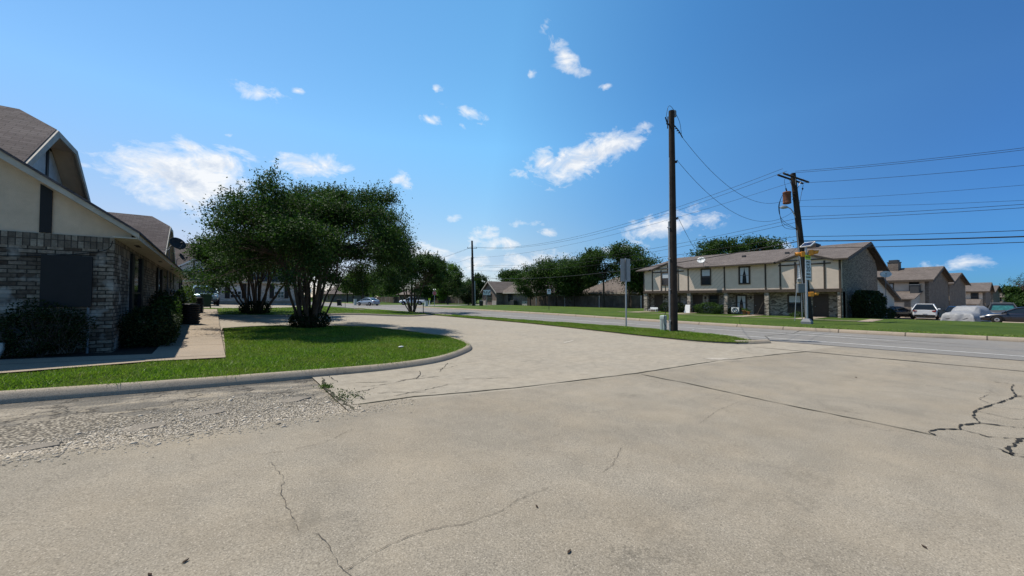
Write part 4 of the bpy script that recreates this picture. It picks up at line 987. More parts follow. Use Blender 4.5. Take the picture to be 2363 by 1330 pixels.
# ================================================================== ROW HOUSES ON THE RIGHT
def row_house(loc, phi, L, w, za, label, zg=-5.0, detail=1, roofm='shR'):
    e = empty('row_house', loc, label, 'house', 'row houses beyond the parked cars', R(phi))
    # local: x = depth (gable direction), y = along the facade, z = 0 at the eave
    m = MB
    m().box(0, .2, 0, L, zg, 0).box(2*w-.2, 2*w, 0, L, zg, 0).box(.2, 2*w-.2, L-.2, L, zg, 0).build('wall', M['stuccoR'], e)
    m().prism([(.2, 0, zg), (2*w, 0, zg), (2*w, 0, 0), (w, 0, za-.15), (.2, 0, .05)], (0, .2, 0)).build('gable_wall', M['brickD'], e)
    m().box(-.02, .2, -.002, .35, zg, 0).build('corner_pier', M['brickD'], e)
    for sg in (1, -1):
        x0 = -.55 if sg == 1 else 2*w+.55; k = za/w*.55
        m().prism([(x0, -.5, -k), (w, -.5, za), (w, -.5, za+.1), (x0, -.5, -k+.1)], (0, L+.8, 0)).build('roof', M[roofm], e)
        m().prism([(x0, -.52, -k-.2), (w, -.52, za-.2), (w, -.52, za+.04), (x0, -.52, -k+.04)], (0, -.03, 0)).build('rake_board', M['trimD'], e)
    m().box(-.58, -.53, -.5, L+.3, -.28, -.02).build('fascia', M['trimB'], e)
    if detail:
        window(m, e, 0, L*.55, L*.55+1.6, -1.7, -.45, 1, .08)
        window(m, e, 0, .9, 1.7, -1.6, -.35, 0, .08)
        # lower garage with its own roof toward the street
        gx = -3.2
        m().prism([(gx-.3, .5, -2.55), (0, .5, -1.55), (0, .5, -1.45), (gx-.3, .5, -2.45)], (0, L-.3, 0)).build('garage_roof', M[roofm], e)
        m().prism([(gx, .8, zg), (0, .8, zg), (0, .8, -1.62), (gx, .8, -2.6)], (0, .12, 0)).build('garage_side', M['siding'], e)
        gw = m().box(gx, gx+.15, .92, 1.5, zg, -2.6).box(gx, gx+.15, L-.3, L, zg, -2.6).box(gx, gx+.15, 1.5, L-.3, -2.9, -2.6).build('garage_front', M['brickD'], e)
        m().box(gx+.1, gx+.14, 1.5, L-.3, zg, -2.9).build('garage_door', M['stuccoR'], gw)
    return e
hA = row_house((71.43, 4.57, 4.01), -8.1, 6.0, 4.5, 1.75, 'nearest row house beyond the white hatchback, with brick chimney and low garage', -5.0)
m = MB()
m.box(3.4, 4.6, 3.6, 4.7, .9, 2.6).build('chimney', M['brickD'], hA); MB().box(3.35, 4.65, 3.55, 4.75, 2.6, 2.72).box(3.5, 4.5, 3.7, 4.6, 2.72, 3.0).build('chimney_cap', M['dgrey'], hA)
ev = empty('rooftop_cooler', (71.0, 5.7, 3.0), 'dark grey evaporative cooler box on the garage roof of the nearest row house', 'cooler', None, R(-8))
MB(o=(0, 0, 0)).box(-.5, .3, -.42, .42, -.9, .3).build('casing', M['dgrey'], ev, .04); MB().box(-.55, .35, -.46, .46, .3, .38).build('lid', M['grey'], ev)
hB = row_house((91.87, 3.66, 3.96), -9.1, 5.0, 4.5, 1.7, 'second row house from the street, dark brick gable behind the nearest', -5.2)
hC = row_house((113.98, .14, 2.89), -4.0, 7.0, 4.5, 1.62, 'third row house from the street, above the silver covered car', -5.2)
hD = row_house((153.96, -.96, 3.11), -7.5, 6.0, 4.5, 1.55, 'fourth row house from the street, small dark gable', -5.5)
hE = row_house((205.8, -3.82, 1.75), -11.0, 6.0, 4.5, 2.0, 'farthest row house near the right edge of the photo', -5.5)
# pale infill wall between the first two row houses
mb = MB(o=(89.5, 4.6, -1.2)); mb.box(89.5, 89.7, 4.15, 5.1, -1.2, 3.6)
tag(mb.build('infill_panel', M['siding']), 'tall pale panel between the first and second row houses', 'wall')

# ================================================================== MIDDLE DISTANCE
mh = empty('bungalow', (52.5, 61.5, 0), 'grey brick bungalow with hipped roof and small front gable beyond the street', 'house')
def mhb(): return MB(o=(52.5, 61.5, 0))
mhb().box(50.6, 50.8, 56.0, 66.5, -.2, 2.75).box(50.8, 62, 66.3, 66.5, -.2, 2.75).box(61.8, 62, 56, 66.3, -.2, 2.75).box(50.8, 61.8, 56, 56.2, -.2, 2.75).build('wall', M['brickD'], mh)
mhb().prism([(48.6, 66.6, -.2), (48.6, 72.2, -.2), (48.6, 72.2, 2.75), (48.6, 69.4, 5.0), (48.6, 66.6, 2.75)], (.2, 0, 0)).box(48.8, 58, 66.6, 66.8, -.2, 2.75).box(48.8, 58, 72.0, 72.2, -.2, 2.75).build('front_wing_wall', M['brickD'], mh)
mhb().prism([(48.2, 66.2, 2.6), (48.2, 69.4, 5.2), (58, 69.4, 5.2), (58, 66.2, 2.6)], (0, 0, .12)).prism([(48.2, 72.6, 2.6), (48.2, 69.4, 5.2), (58, 69.4, 5.2), (58, 72.6, 2.6)], (0, 0, .12)).build('front_wing_roof', M['shM'], mh)
for sg in (-1, 1):
    mhb().prism([(48.15, 69.4+sg*3.25, 2.42), (48.15, 69.4, 5.1), (48.15, 69.4, 5.36), (48.15, 69.4+sg*3.25, 2.68)], (-.05, 0, 0)).build('barge_board', M['trimW'], mh)
r4 = mhb(); A_, B_, C_, D_ = (50.0, 55.4, 2.7), (50.0, 67.2, 2.7), (62.6, 67.2, 2.7), (62.6, 55.4, 2.7); E_, F_ = (56.3, 60.8, 8.3), (56.3, 61.8, 8.3)
r4.add([A_, B_, C_, D_, E_, F_], [(0, 1, 5, 4), (1, 2, 5), (2, 3, 4, 5), (3, 0, 4), (0, 3, 2, 1)]).build('roof', M['shM'], mh)
mhb().box(49.95, 50.0, 55.4, 66.6, 2.52, 2.74).build('fascia', M['trimW'], mh)
for y0, y1, x in ((68.4, 70.4, 48.6), (57.0, 58.2, 50.6), (63.5, 65, 50.6)):
    window(mhb, mh, x, y0, y1, .9, 2.4, 0, .08)
mhb().box(48.5, 48.6, 66.6, 68.2, -.2, .95).box(48.5, 48.6, 70.7, 72.2, -.2, .95).box(50.5, 50.6, 58.6, 60.2, -.2, .95).build('stone_skirt', M['stone'], mh)
u = empty('condenser_unit', (49.9, 62.3, .05), 'square grey air conditioner unit beside the bungalow wall', 'air conditioner')
MB().box(-.45, .45, -.6, .6, .02, 1.0).build('casing', M['dgrey'], u, .03); MB().lathe([(.35, 1.0), (.35, 1.04), (.05, 1.06)], 16).build('fan_guard', M['black'], u)
# house beyond the fence, further right
h2 = empty('bungalow', (53, 40, .1), 'low grey roofed house mostly hidden behind the board fence', 'house')
def h2b(): return MB(o=(53, 40, .1))
h2b().box(53, 53.2, 31, 46, -.3, 2.5).box(53.2, 64, 30.8, 31, -.3, 2.5).box(53.2, 64, 46, 46.2, -.3, 2.5).build('wall', M['stuccoR'], h2)
r5 = h2b(); r5.add([(52.3, 30.3, 2.45), (52.3, 46.8, 2.45), (65, 46.8, 2.45), (65, 30.3, 2.45), (58.6, 36, 6.0), (58.6, 41, 6.0)], [(0, 1, 5, 4), (1, 2, 5), (2, 3, 4, 5), (3, 0, 4), (0, 3, 2, 1)]).build('roof', M['shM'], h2)
h2b().box(52.22, 52.3, 30.3, 46.8, 2.25, 2.55).build('fascia', M['trimW'], h2)
def fence(pts, h, label):
    x0, y0 = pts[0]; o = (x0, y0, 0.0)
    e = empty('board_fence', o, label, 'fence')
    for (a, b) in zip(pts[:-1], pts[1:]):
        L = math.hypot(b[0]-a[0], b[1]-a[1]); n = max(1, round(L/2.4)); dx, dy = (b[0]-a[0])/L, (b[1]-a[1])/L
        mb = MB(o=o); nb = int(L/.6)
        for i in range(nb):
            t0, t1 = L*i/nb, L*(i+1)/nb-.012; hh = h+random.uniform(-.03, .03)
            p0 = (a[0]+dx*t0, a[1]+dy*t0); p1 = (a[0]+dx*t1, a[1]+dy*t1)
            mb.prism([(p0[0], p0[1], -.3), (p1[0], p1[1], -.3), (p1[0], p1[1], hh), (p0[0], p0[1], hh)], (-dy*.03, dx*.03, 0))
        mb.build('board_panel', M['fence'], e)
        for i in range(n+1):
            t = L*i/n; x, y = a[0]+dx*t, a[1]+dy*t
            MB(o=o).box(x-.06, x+.06, y-.06, y+.06, -.3, h+.04).build('post', M['steel' if i % 3 == 1 else 'woodf'], e)
    return e
fence([(48.4, 56), (48.4, 31)], 1.95, 'long weathered board fence behind the trees across the street')
fence([(48.6, 31), (53, 30.6), (60, 25.4)], 1.95, 'short board fence section closest to the long townhouse block')
fence([(45, 112), (50, 140), (52, 175)], 1.85, 'far board fence behind the silver sedan')
fence([(52.5, 87), (52.5, 104)], 1.9, 'far board fence between the stop sign and the bungalow')
h3 = empty('bungalow', (52, 118, 0), 'far tan bungalow with light roof behind the far board fence', 'house')
def h3b(): return MB(o=(52, 118, 0))
h3b().box(52, 62, 118, 130, 0, 2.7).build('wall', M['brickD'], h3)
r6 = h3b(); r6.add([(51, 117, 2.6), (51, 131, 2.6), (63, 131, 2.6), (63, 117, 2.6), (57, 122, 5.4), (57, 126, 5.4)], [(0, 1, 5, 4), (1, 2, 5), (2, 3, 4, 5), (3, 0, 4), (0, 3, 2, 1)]).build('roof', M['shM'], h3)
for y in (120, 124): window(h3b, h3, 52, y, y+1.4, 1.0, 2.2, 0, .08)
h4 = empty('bungalow', (34, 150, 0), 'farthest grey bungalow seen left of the silver sedan under the tree', 'house')
def h4b(): return MB(o=(34, 150, 0))
h4b().box(34, 48, 150, 162, 0, 3.0).build('wall', M['brickD'], h4)
h4b().add([(33, 149, 2.9), (33, 163, 2.9), (49, 163, 2.9), (49, 149, 2.9), (38, 156, 6.6), (44, 156, 6.6)], [(0, 1, 4), (1, 2, 5, 4), (2, 3, 5), (3, 0, 4, 5), (0, 3, 2, 1)]).build('roof', M['shM'], h4)
window(h4b, h4, 34, 152, 153.5, 1.0, 2.3, 0, .1)
# ================================================================== POLES, SIGNALS, SIGNS
def text_mesh(body, size, loc, rotz, mat, parent, name='lettering', sx=1.0, o=(0, 0, 0)):
    cu = bpy.data.curves.new('t', 'FONT'); cu.body = body; cu.size = size; cu.align_x = 'CENTER'; cu.align_y = 'CENTER'; cu.extrude = .003
    cu.space_line = .9
    ob = bpy.data.objects.new('t', cu); COL.objects.link(ob)
    dg = bpy.context.evaluated_depsgraph_get(); dg.update()
    me = bpy.data.meshes.new_from_object(ob.evaluated_get(dg))
    bpy.data.objects.remove(ob); me.materials.clear(); me.materials.append(mat)
    r = bpy.data.objects.new(name, me); COL.objects.link(r); r.parent = parent
    r.location = loc; r.rotation_euler = (R(90), 0, rotz); r.scale = (sx, 1, 1)
    return r

def insulator(mb, p, h=.14, mi=0):
    mb.lathe([(.015, 0), (.05, .02), (.03, .05), (.055, .07), (.03, .10), (.045, .12), (.0, h)], 10, p, mi)

# tall bare pole at the driveway
P1 = (16.25, 8.77); z1 = T(*P1)+.08
p1 = empty('utility_pole', (*P1, z1), 'tall bare wooden utility pole on the grass strip beside the pale green cabinet', 'utility pole')
MB().tube([(0, 0, -.3), (0, 0, 4), (-.01, 0, 8), (-.02, 0, 10.15)], [.17, .155, .135, .12], 14).build('mast', M['wood'], p1)
k = MB(); k.tube([(-.14, .11, .1), (-.13, .11, 5.1)], .045, 8).tube([(-.15, .06, 5.1), (-.14, .06, 8.0)], .02, 6)
for z in (.6, 2, 3.4, 4.8): k.box(-.2, -.06, .03, .16, z, z+.05)
k.build('riser_conduit', M['steel'], p1)
k = MB(); k.obox((-.22, .05, 9.5), (.26, .05, .05)); k.tube([(-.28, .06, 9.55), (-.36, .1, 9.8)], .03, 6).tube([(-.26, .06, 9.3), (-.22, .06, 9.85)], .025, 6)
k.tube(smooth_path([(-.32, .1, 9.75), (-.2, .05, 10.3), (.05, 0, 10.32), (.3, -.2, 9.7), (.38, -.25, 9.1)], 6), .010, 6)
k.build('cutout_bracket', M['black'], p1)
k = MB(); k.box(.04, .2, -.12, .06, 9.9, 10.18); k.build('arrester', M['grey'], p1)
k = MB(); k.tube([(.1, 0, 9.6), (.3, -.18, 9.25), (.42, -.28, 8.95)], .022, 6)
for t in (.2, .35, .5, .65): k.lathe([(.0, -.03), (.06, 0), (.0, .03)], 10, (.1+.32*t, -.28*t, 9.6-.65*t))
k.build('strain_insulator', M['black'], p1)
for z, x in ((7.85, .14), (5.25, .15)):
    MB().obox((x+.06, -.05, z), (.16, .1, .07)).tube([(x, 0, z), (x+.16, -.1, z+.08)], .02, 6).build('cable_bracket', M['black'], p1)
MB().tube(smooth_path([(-.02, .17, 1.6), (-.16, .2, 1.35), (-.32, .3, .6), (-.2, .25, .3), (-.36, .34, .06)], 5), .014, 6).build('loose_cable', M['black'], p1)

pd = empty('utility_cabinet', (16.33, 9.32, T(16.3, 9.3)+.08), 'pale green telecom cabinet at the foot of the tall bare pole', 'utility box'); pd.scale = (.85, .78, 1)
MB().box(-.13, .13, -.15, .15, 0, .80).build('casing', M['ped'], pd, .035)
MB().box(-.14, .14, -.16, .16, .62, .84).build('cap', M['ped'], pd, .05)
MB().box(-.145, -.13, -.03, .03, .16, .7).build('seam', M['steel'], pd); MB().box(-.15, .15, -.17, .17, -.12, .05).build('base', M['grey'], pd, .02)

sg = empty('traffic_sign', (17.28, 11.98, T(17.2, 12)+.1), 'tall traffic sign seen from its bare grey back on the grass strip', 'sign', None, R(-25))
MB().box(-.03, .03, -.03, .03, -.2, 3.75).build('post', M['steel'], sg)
MB().box(-.29, .29, .035, .043, 2.5, 3.72).build('panel', M['alu'], sg, .004)
MB().box(-.02, .02, -.038, -.031, 2.55, 3.7).build('stiffener', M['dgrey'], sg)

# leaning pole
P2 = (31.5, 7.46); z2 = T(*P2)+.12
L2 = Vector((-.78*.92, .62*.92, 0))
p2 = empty('utility_pole', (*P2, z2), 'leaning wooden utility pole with crossarms, rusty transformer and street light', 'utility pole')
def p2at(z): return L2*(z/10.0)+Vector((0, 0, z))
MB().tube([p2at(-.4), p2at(3), p2at(6.5), p2at(10.1)], [.23, .21, .18, .15], 14).build('mast', M['wood'], p2)
ax_ = Vector((.978, -.206, 0)); tp = p2at(9.75)
for nme, off, tilt in (('crossarm', .17, -.18), ('crossarm', -.17, -.18)):
    sd = Vector((.206, .978, 0))*off
    a = tp+sd-ax_*1.5+Vector((0, 0, .08)); b = tp+sd+ax_*1.5+Vector((0, 0, -.08))
    MB().tube([a, b], .075, 4).build('crossarm', M['wood'], p2)
    MB().tube([a*.55+b*.45-Vector((0, 0, .02)), p2at(8.9)+sd*.5], .02, 6).tube([a*.28+b*.72, p2at(8.9)+sd*.5], .02, 6).build('brace', M['steel'], p2)
k = MB()
INS = []
for t in (-1.15, -.7, -.3, .15, 1.15):
    p = tp+ax_*t+Vector((0, 0, -.06*t+.08)); k = MB(); insulator(k, p); k.build('insulator', M['grey'], p2)
tr = MB(); tc = p2at(8.05)+Vector((-.46, .40, 0))
tr.lathe([(.19, -.02), (.235, .0), (.245, .04), (.235, .08), (.235, .70), (.25, .72), (.25, .77), (.2, .81), (.05, .83)], 20, tc); trm = tr.build('transformer', M['rust'], p2)
k = MB(); k.tube([tc+Vector((0, 0, .82)), tc+Vector((-.05, .04, 1.05))], .04, 8).box(tc.x-.0, tc.x+.45, tc.y-.4, tc.y-.3, tc.z+.2, tc.z+.26).box(tc.x-.0, tc.x+.45, tc.y-.4, tc.y-.3, tc.z+.56, tc.z+.62); k.build('bushing', M['black'], trm)
k = MB()
for i, (dx, dz) in enumerate(((-.32, -1.3), (-.26, -1.55), (-.38, -1.1))):
    k.tube(smooth_path([tuple(tc+Vector((-.24, .17, .62))), tuple(tc+Vector((-.3+dx*.4, .25-dx*.3, -.2))), tuple(tc+Vector((-.1+dx*.4, .1-dx*.3, dz))), tuple(p2at(6.3)+Vector((-.1, .1, 0)))], 6), .012, 5)
k.tube(smooth_path([tuple(tc+Vector((-.05, .04, 1.05))), tuple(tc+Vector((-.1, .1, 1.6))), tuple(tp+Vector((-.3, .28, .1)))], 6), .010, 5)
k.build('loop_cables', M['black'], p2)
k = MB(); k.tube(smooth_path([tuple(p2at(6.5)), tuple(p2at(7.1)+Vector((-.14, .11, .05))), tuple(p2at(7.4)+Vector((-.32, .26, .25))), tuple(p2at(7.5)+Vector((-.55, .44, .30)))], 5), .03, 8)
sl = k.build('lamp_arm', M['steel'], p2)
hd = p2at(7.5)+Vector((-.68, .54, .28)); MB().tube([hd+Vector((-.24, .19, -.02)), hd+Vector((-.08, .06, .02)), hd+Vector((.1, -.08, .02)), hd+Vector((.2, -.16, 0))], [.04, .12, .10, .04], 10).build('street_light', M['steel'], sl)
k = MB(); k.tube([tp+ax_*1.2+Vector((0, 0, -.25)), p2at(7.6)+ax_*.12], .012, 5)
k.lathe([(.0, -.1), (.06, 0), (.0, .1)], 10, tp+ax_*1.1+Vector((0, 0, -.55))); k.build('guy_insulator', M['black'], p2)
MB().tube([p2at(.1)+Vector((-.22, .1, 0)), p2at(6.2)+Vector((-.19, .08, 0))], .03, 8).build('riser_conduit', M['steel'], p2)
for (gx, gy, lb_) in ((30.6, 8.05, 'left of the two pale guy wire guards below the leaning pole'), (31.1, 7.75, 'right of the two pale guy wire guards below the leaning pole')):
    o = (gx, gy, T(gx, gy)+.1); top = Vector((*P2, z2))+p2at(6.0)
    k = MB(o=o); a = Vector(o); k.tube([a, a.lerp(top, .36)], .022, 6); k.tube([a.lerp(top, .36), top], .008, 5)
    tag(k.build('guy_wire', M['steel']), lb_, 'guy wire', 'guy wires staying the leaning pole')
bx = empty('control_cabinet', (*P2, z2), 'grey control box strapped to the leaning pole', 'utility box')
MB().obox(p2at(2.3)+Vector((-.32, .15, 0)), (.3, .52, .62), (0, 0, R(38))).build('casing', M['grey'], bx, .015)
MB().tube([p2at(2.0)+Vector((-.22, .02, 0)), p2at(.1)+Vector((-.27, .02, 0))], .025, 8).build('conduit', M['steel'], bx)

# school zone signal
S = (28.0, 6.75); sz = T(*S)+.12
s0 = empty('school_zone_signal', (*S, sz), 'solar school zone flasher pole with 20 speed limit sign and amber beacons', 'traffic signal')
bs = MB(); bs.add([(x*w, y*w, z) for w, z in ((.25, -.1), (.25, .22), (.15, .38), (.10, .40)) for x, y in ((-1, -1), (1, -1), (1, 1), (-1, 1))], [(3, 2, 1, 0), (12, 13, 14, 15)]+[(i*4+j, i*4+(j+1) % 4, (i+1)*4+(j+1) % 4, (i+1)*4+j) for i in range(3) for j in range(4)]); bs.build('base', M['grey'], s0, .01)
MB().cyl((0, 0, .4), (.03, 0, 4.72), .065, .055, 14).build('post', M['steel'], s0)
QE = Vector((-.50, .22, .80)).normalized().to_track_quat('Z', 'Y').to_euler(); sp = MB(); sp.obox((.08, -.08, 4.86), (.62, .44, .03), QE); so = sp.build('solar_panel', M['solar'], s0)
k = MB()
mt = QE.to_matrix()
for a, b, c, d in ((-.33, .33, .21, .24), (-.33, .33, -.24, -.21), (-.33, -.30, -.21, .21), (.30, .33, -.21, .21)):
    c0 = Vector((.08, -.08, 4.86))+mt @ Vector(((a+b)/2, (c+d)/2, .0)); k.obox(c0, (b-a, d-c, .06), QE)
k.build('panel_frame', M['white'], so); MB().tube([(.03, 0, 4.7), (.08, -.08, 4.82)], .03, 8).build('panel_bracket', M['steel'], so)
def beacon(c, dirv, sz_=.34):
    c = Vector(c); d = Vector(dirv).normalized(); rz_ = math.atan2(d.y, d.x)
    b = MB(); b.obox(c, (.22, sz_, sz_), (0, 0, rz_)); o = b.build('beacon', M['amber'], s0, .03)
    v = MB(); n = 16; r1 = sz_*.42
    for rr, fl in ((r1, 1), (r1-.012, 0)): pass
    vs = []
    for j in range(n+1):
        a = R(-35)+R(250)*j/n
        for s_ in (0, 1): vs.append((.11+s_*.27*(.75+.25*math.sin(max(0, min(1, j/n))*math.pi)), r1*math.cos(a), r1*math.sin(a)))
    v.add(vs, [(2*i, 2*i+1, 2*i+3, 2*i+2) for i in range(n)], 0, True)
    v.xform(Matrix.Translation(c) @ Matrix.Rotation(rz_, 4, 'Z'))
    vo = v.build('visor', M['amber'], o); so_ = vo.modifiers.new('s', 'SOLIDIFY'); so_.thickness = .012
    l = MB(); l.cyl((.112, 0, 0), (.13, 0, 0), r1*.92, n=20).xform(Matrix.Translation(c) @ Matrix.Rotation(rz_, 4, 'Z')); l.build('lens', M['black'], o)
    MB().tube([c-d*.05+Vector((0, 0, 0)), Vector((.02, 0, c.z))], .025, 6).build('beacon_bracket', M['steel'], o)
beacon((-.06, .15, 4.28), (-.5, .86, 0), .30); beacon((.20, -.20, 4.36), (.45, -.9, 0), .33); beacon((.18, -.19, 1.86), (.45, -.9, 0), .28)
rzs = R(-10.5)
def spanel(z0, z1, mat, w=.62):
    b = MB(); b.box(-w/2, w/2, -.008, .0, z0, z1); b.xform(Matrix.Translation((.05, -.09, 0)) @ Matrix.Rotation(rzs, 4, 'Z')); return b.build('sign_panel', mat, s0)
sp1 = spanel(3.95, 4.22, M['signy']); sp2 = spanel(2.72, 3.92, M['signw'])
def stext(t, size, z, sx=1.0, par=sp2):
    p = Matrix.Rotation(rzs, 4, 'Z') @ Vector((0, -.014, 0)); text_mesh(t, size, (.05+p.x, -.09+p.y, z), rzs, M['black'], par, sx=sx)
stext('SCHOOL', .15, 4.085, .95, sp1); stext('SPEED', .17, 3.80); stext('LIMIT', .17, 3.63); stext('20', .44, 3.36, 1.1); stext('WHEN', .15, 3.06); stext('FLASHING', .125, 2.88)

# distant pole
P3 = (35.4, 55.3)
p3 = empty('utility_pole', (*P3, .05), 'distant straight utility pole beyond the street, tallest of the far poles', 'utility pole')
MB().tube([(0, 0, -.3), (-.1, .1, 6), (-.2, .2, 11.5)], [.24, .2, .15], 12).build('mast', M['wood'], p3)
MB().tube([(.25, -.15, 0), (.18, -.1, 4.5)], .09, 8).tube([(-.33, .2, 4.5), (-.36, .25, 8.6)], .05, 6).build('riser_conduit', M['steel'], p3)
k = MB(); k.tube([(-.9, .6, 10.2), (.5, -.3, 10.2)], .05, 6)
for q in ((-.85, .57, 10.25), (.45, -.27, 10.25)): insulator(k, q, .2)
k.tube([(-.2, .2, 8.5), (.1, -.1, 8.5)], .04, 6).tube([(-.2, .2, 7.2), (.15, -.1, 7.2)], .04, 6); k.build('crossarm', M['black'], p3)
for i, (x, y, h) in enumerate(((27.9, 92, 7.5), (34, 128, 9.0), (30.3, 69.5, 7.2))):
    q = empty('utility_pole', (x, y, 0), ['dark pole behind the leaning trunk of the white pickup tree', 'thin far pole left of the silver sedan', 'dark pole just left of the white pickup'][i], 'utility pole')
    MB().tube([(0, 0, -.3), (0, 0, h)], [.2, .15], 10).build('mast', M['wood'], q)
    MB().tube([(-.8, .5, h-.5), (.8, -.5, h-.5)], .05, 6).build('crossarm', M['wood'], q)
tr1 = empty('trash_can', (36.4, 54.4, .05), 'small dark trash can at the foot of the distant pole', 'trash can')
MB().lathe([(.3, 0), (.36, .9), (.38, .92), (.38, .98), (.2, 1.1)], 14).build('body', M['dgrey'], tr1); MB().lathe([(.15, 1.1), (.1, 1.2)], 10).build('lid', M['grey'], tr1)

# overhead wires
def wire(a, b, sag, r, label, n=26, kind='wire', mat='black'):
    a = Vector(a); b = Vector(b)
    pts = []
    for i in range(n+1):
        t = i/n; p = a.lerp(b, t); p.z -= 4*sag*t*(1-t); pts.append(p)
    mb = MB(o=tuple(a)); mb.tube(pts, r, 5)
    return tag(mb.build('overhead_wire', M[mat]), label, 'wire', 'overhead wires along the street')
base2 = Vector((*P2, z2))
def q2(z, dx=0, dy=0): p = base2+p2at(z-z2); return (p.x+dx, p.y+dy, z)
right = [(10.35, 1.95, .011, .3, 'uppermost wire running right from the leaning pole'), (10.15, 1.95, .011, -.2, 'second wire from the top running right from the leaning pole'),
         (9.62, 2.0, .011, .9, 'third wire running right from the leaning pole, ending at the outer crossarm'), (8.3, 1.65, .008, .1, 'thin fourth wire running right below the crossarm'),
         (7.9, 2.2, .008, .1, 'thin slack fifth wire running right from the leaning pole'), (7.2, 1.4, .012, .1, 'upper of the paired dark wires right of the leaning pole'),
         (7.0, 1.35, .012, .1, 'lower of the paired dark wires right of the leaning pole'), (5.85, 1.3, .016, .1, 'dark cable right of the leaning pole above the thick bundle'),
         (5.55, 1.3, .034, .1, 'thick black cable bundle running right from the leaning pole'), (5.05, .95, .018, .1, 'lowest dark cable running right over the townhouse roof')]
for z, sag, r, dx, lb_ in right:
    wire(q2(z, dx*.978, -dx*.206), (31.4+dx*.7, -38.0, z), sag, r, lb_)
left = [(10.3, 10.5, 1.9, .012, -1.2, 'uppermost wire running left from the leaning pole to the distant pole'), (10.22, 10.5, 2.0, .012, -.7, 'second uppermost wire between the leaning and the distant pole'),
        (9.5, 8.6, 1.2, .010, -.3, 'third wire between the leaning and the distant pole'), (7.1, 7.4, 1.25, .012, 0, 'middle wire between the leaning and the distant pole'),
        (6.85, 7.2, 1.35, .012, 0, 'wire just below the middle one between the leaning and distant pole'), (5.9, 6.4, .9, .014, 0, 'pale sagging cable crossing the trees to the distant pole'),
        (5.55, 5.3, 1.2, .030, 0, 'thick black cable bundle crossing before the trees to the distant pole')]
for z, zz, sag, r, dx, lb_ in left:
    wire(q2(z, dx*.978, -dx*.206), (35.2+dx*.3, 55.5, zz), sag, r, lb_, 34)
for i, zz in enumerate((10.5, 10.4, 8.6, 7.2, 5.3)):
    wire((35.2, 55.5, zz), (37.5, 112, zz+.3), 1.4, (.012, .012, .012, .012, .026)[i], ['uppermost wire running left from the distant pole', 'second wire running left from the distant pole', 'third wire running left from the distant pole', 'fourth wire running left from the distant pole', 'lowest thick cable running left from the distant pole'][i])
wire((P1[0]+.42, P1[1]-.28, z1+8.95), q2(8.6, -.2, .1), 1.5, .009, 'highest slack wire from the tall bare pole to the leaning pole')
wire((P1[0]+.3, P1[1]-.1, z1+7.9), q2(7.6, -.2, .1), 1.6, .009, 'middle slack wire from the tall bare pole to the leaning pole')
wire((P1[0]+.3, P1[1]-.1, z1+5.3), (37.3, 16.0, 4.9), .75, .009, 'lowest slack wire from the tall bare pole to the townhouse eave')
wire(q2(5.4), (37.4, 10.9, 4.85), .2, .012, 'short service cable from the leaning pole to the townhouse roof')

# far signs
ls = empty('lane_sign', (33.3, 48.2, .1), 'white lane control sign with three black arrows on a grey post', 'sign', None, R(38)-R(70))
ls.rotation_euler = (0, 0, R(-33))
MB().box(-.03, .03, 0, .05, -.2, 2.75).build('post', M['steel'], ls)
pn = MB().box(-.56, .56, -.02, .0, 1.98, 2.76).build('panel', M['signw'], ls)
def arrow(cx, cz, rot, s):
    pts = [(-.05, -.26), (.05, -.26), (.05, .04), (.14, .04), (0, .28), (-.14, .04), (-.05, .04)]
    c, sn = math.cos(rot), math.sin(rot)
    return [(cx+s*(x*c-z*sn), -.021, cz+s*(x*sn+z*c)) for x, z in pts]
k = MB()
for cx, rt in ((-.36, .9), (0, 0), (.36, -.9)): k.prism(arrow(cx, 2.40 if rt else 2.37, rt, .85), (0, -.006, 0))
k.box(-.33, -.26, -.027, -.021, 2.06, 2.25).box(.26, .33, -.027, -.021, 2.06, 2.25).build('arrows', M['black'], pn)
rs = empty('road_sign', (29.9, 30.9, .1), 'small white road sign with dark symbol on a thin post before the dark trees', 'sign', None, R(-40))
MB().box(-.025, .025, 0, .04, -.2, 2.55).build('post', M['dgrey'], rs)
pn = MB().box(-.2, .2, -.015, .0, 2.0, 2.55).build('panel', M['signw'], rs)
MB().prism([(-.08, -.017, 2.32), (.08, -.017, 2.32), (.08, -.017, 2.47), (-.08, -.017, 2.47)], (0, -.005, 0)).prism([(-.03, -.017, 2.14), (.03, -.017, 2.14), (.03, -.017, 2.32), (-.03, -.017, 2.32)], (0, -.005, 0)).build('symbol', M['black'], pn)
st = empty('stop_sign', (33.1, 65.4, .05), 'red stop sign with a small solar panel on top', 'stop sign', None, R(-28))
MB().box(-.04, .04, 0, .06, -.2, 3.1).build('post', M['steel'], st)
oc = MB().prism([(.40*math.cos(R(22.5+45*j)), -.02, 2.45+.40*math.sin(R(22.5+45*j))) for j in range(8)], (0, -.012, 0)).build('panel', M['red'], st)
k = MB(); a = [(.40*math.cos(R(22.5+45*j)), .40*math.sin(R(22.5+45*j))) for j in range(9)]
for j in range(8):
    (x0, q0), (x1, q1) = a[j], a[j+1]
    k.prism([(x0, -.033, 2.45+q0), (x1, -.033, 2.45+q1), (x1*.93, -.033, 2.45+q1*.93), (x0*.93, -.033, 2.45+q0*.93)], (0, -.004, 0))
k.build('border', M['signw'], oc); text_mesh('STOP', .27, (0, -.036, 2.45), 0, M['signw'], oc)
MB().obox((0, 0, 3.15), (.5, .4, .04), (R(25), 0, 0)).build('solar_panel', M['white'], st)
ub = [(31.9, 66.4, .55, .9, 'pale utility box on the grass under the stop sign'), (23.9, 84, .5, 1.2, 'small white utility box far left of the silver sedan')]
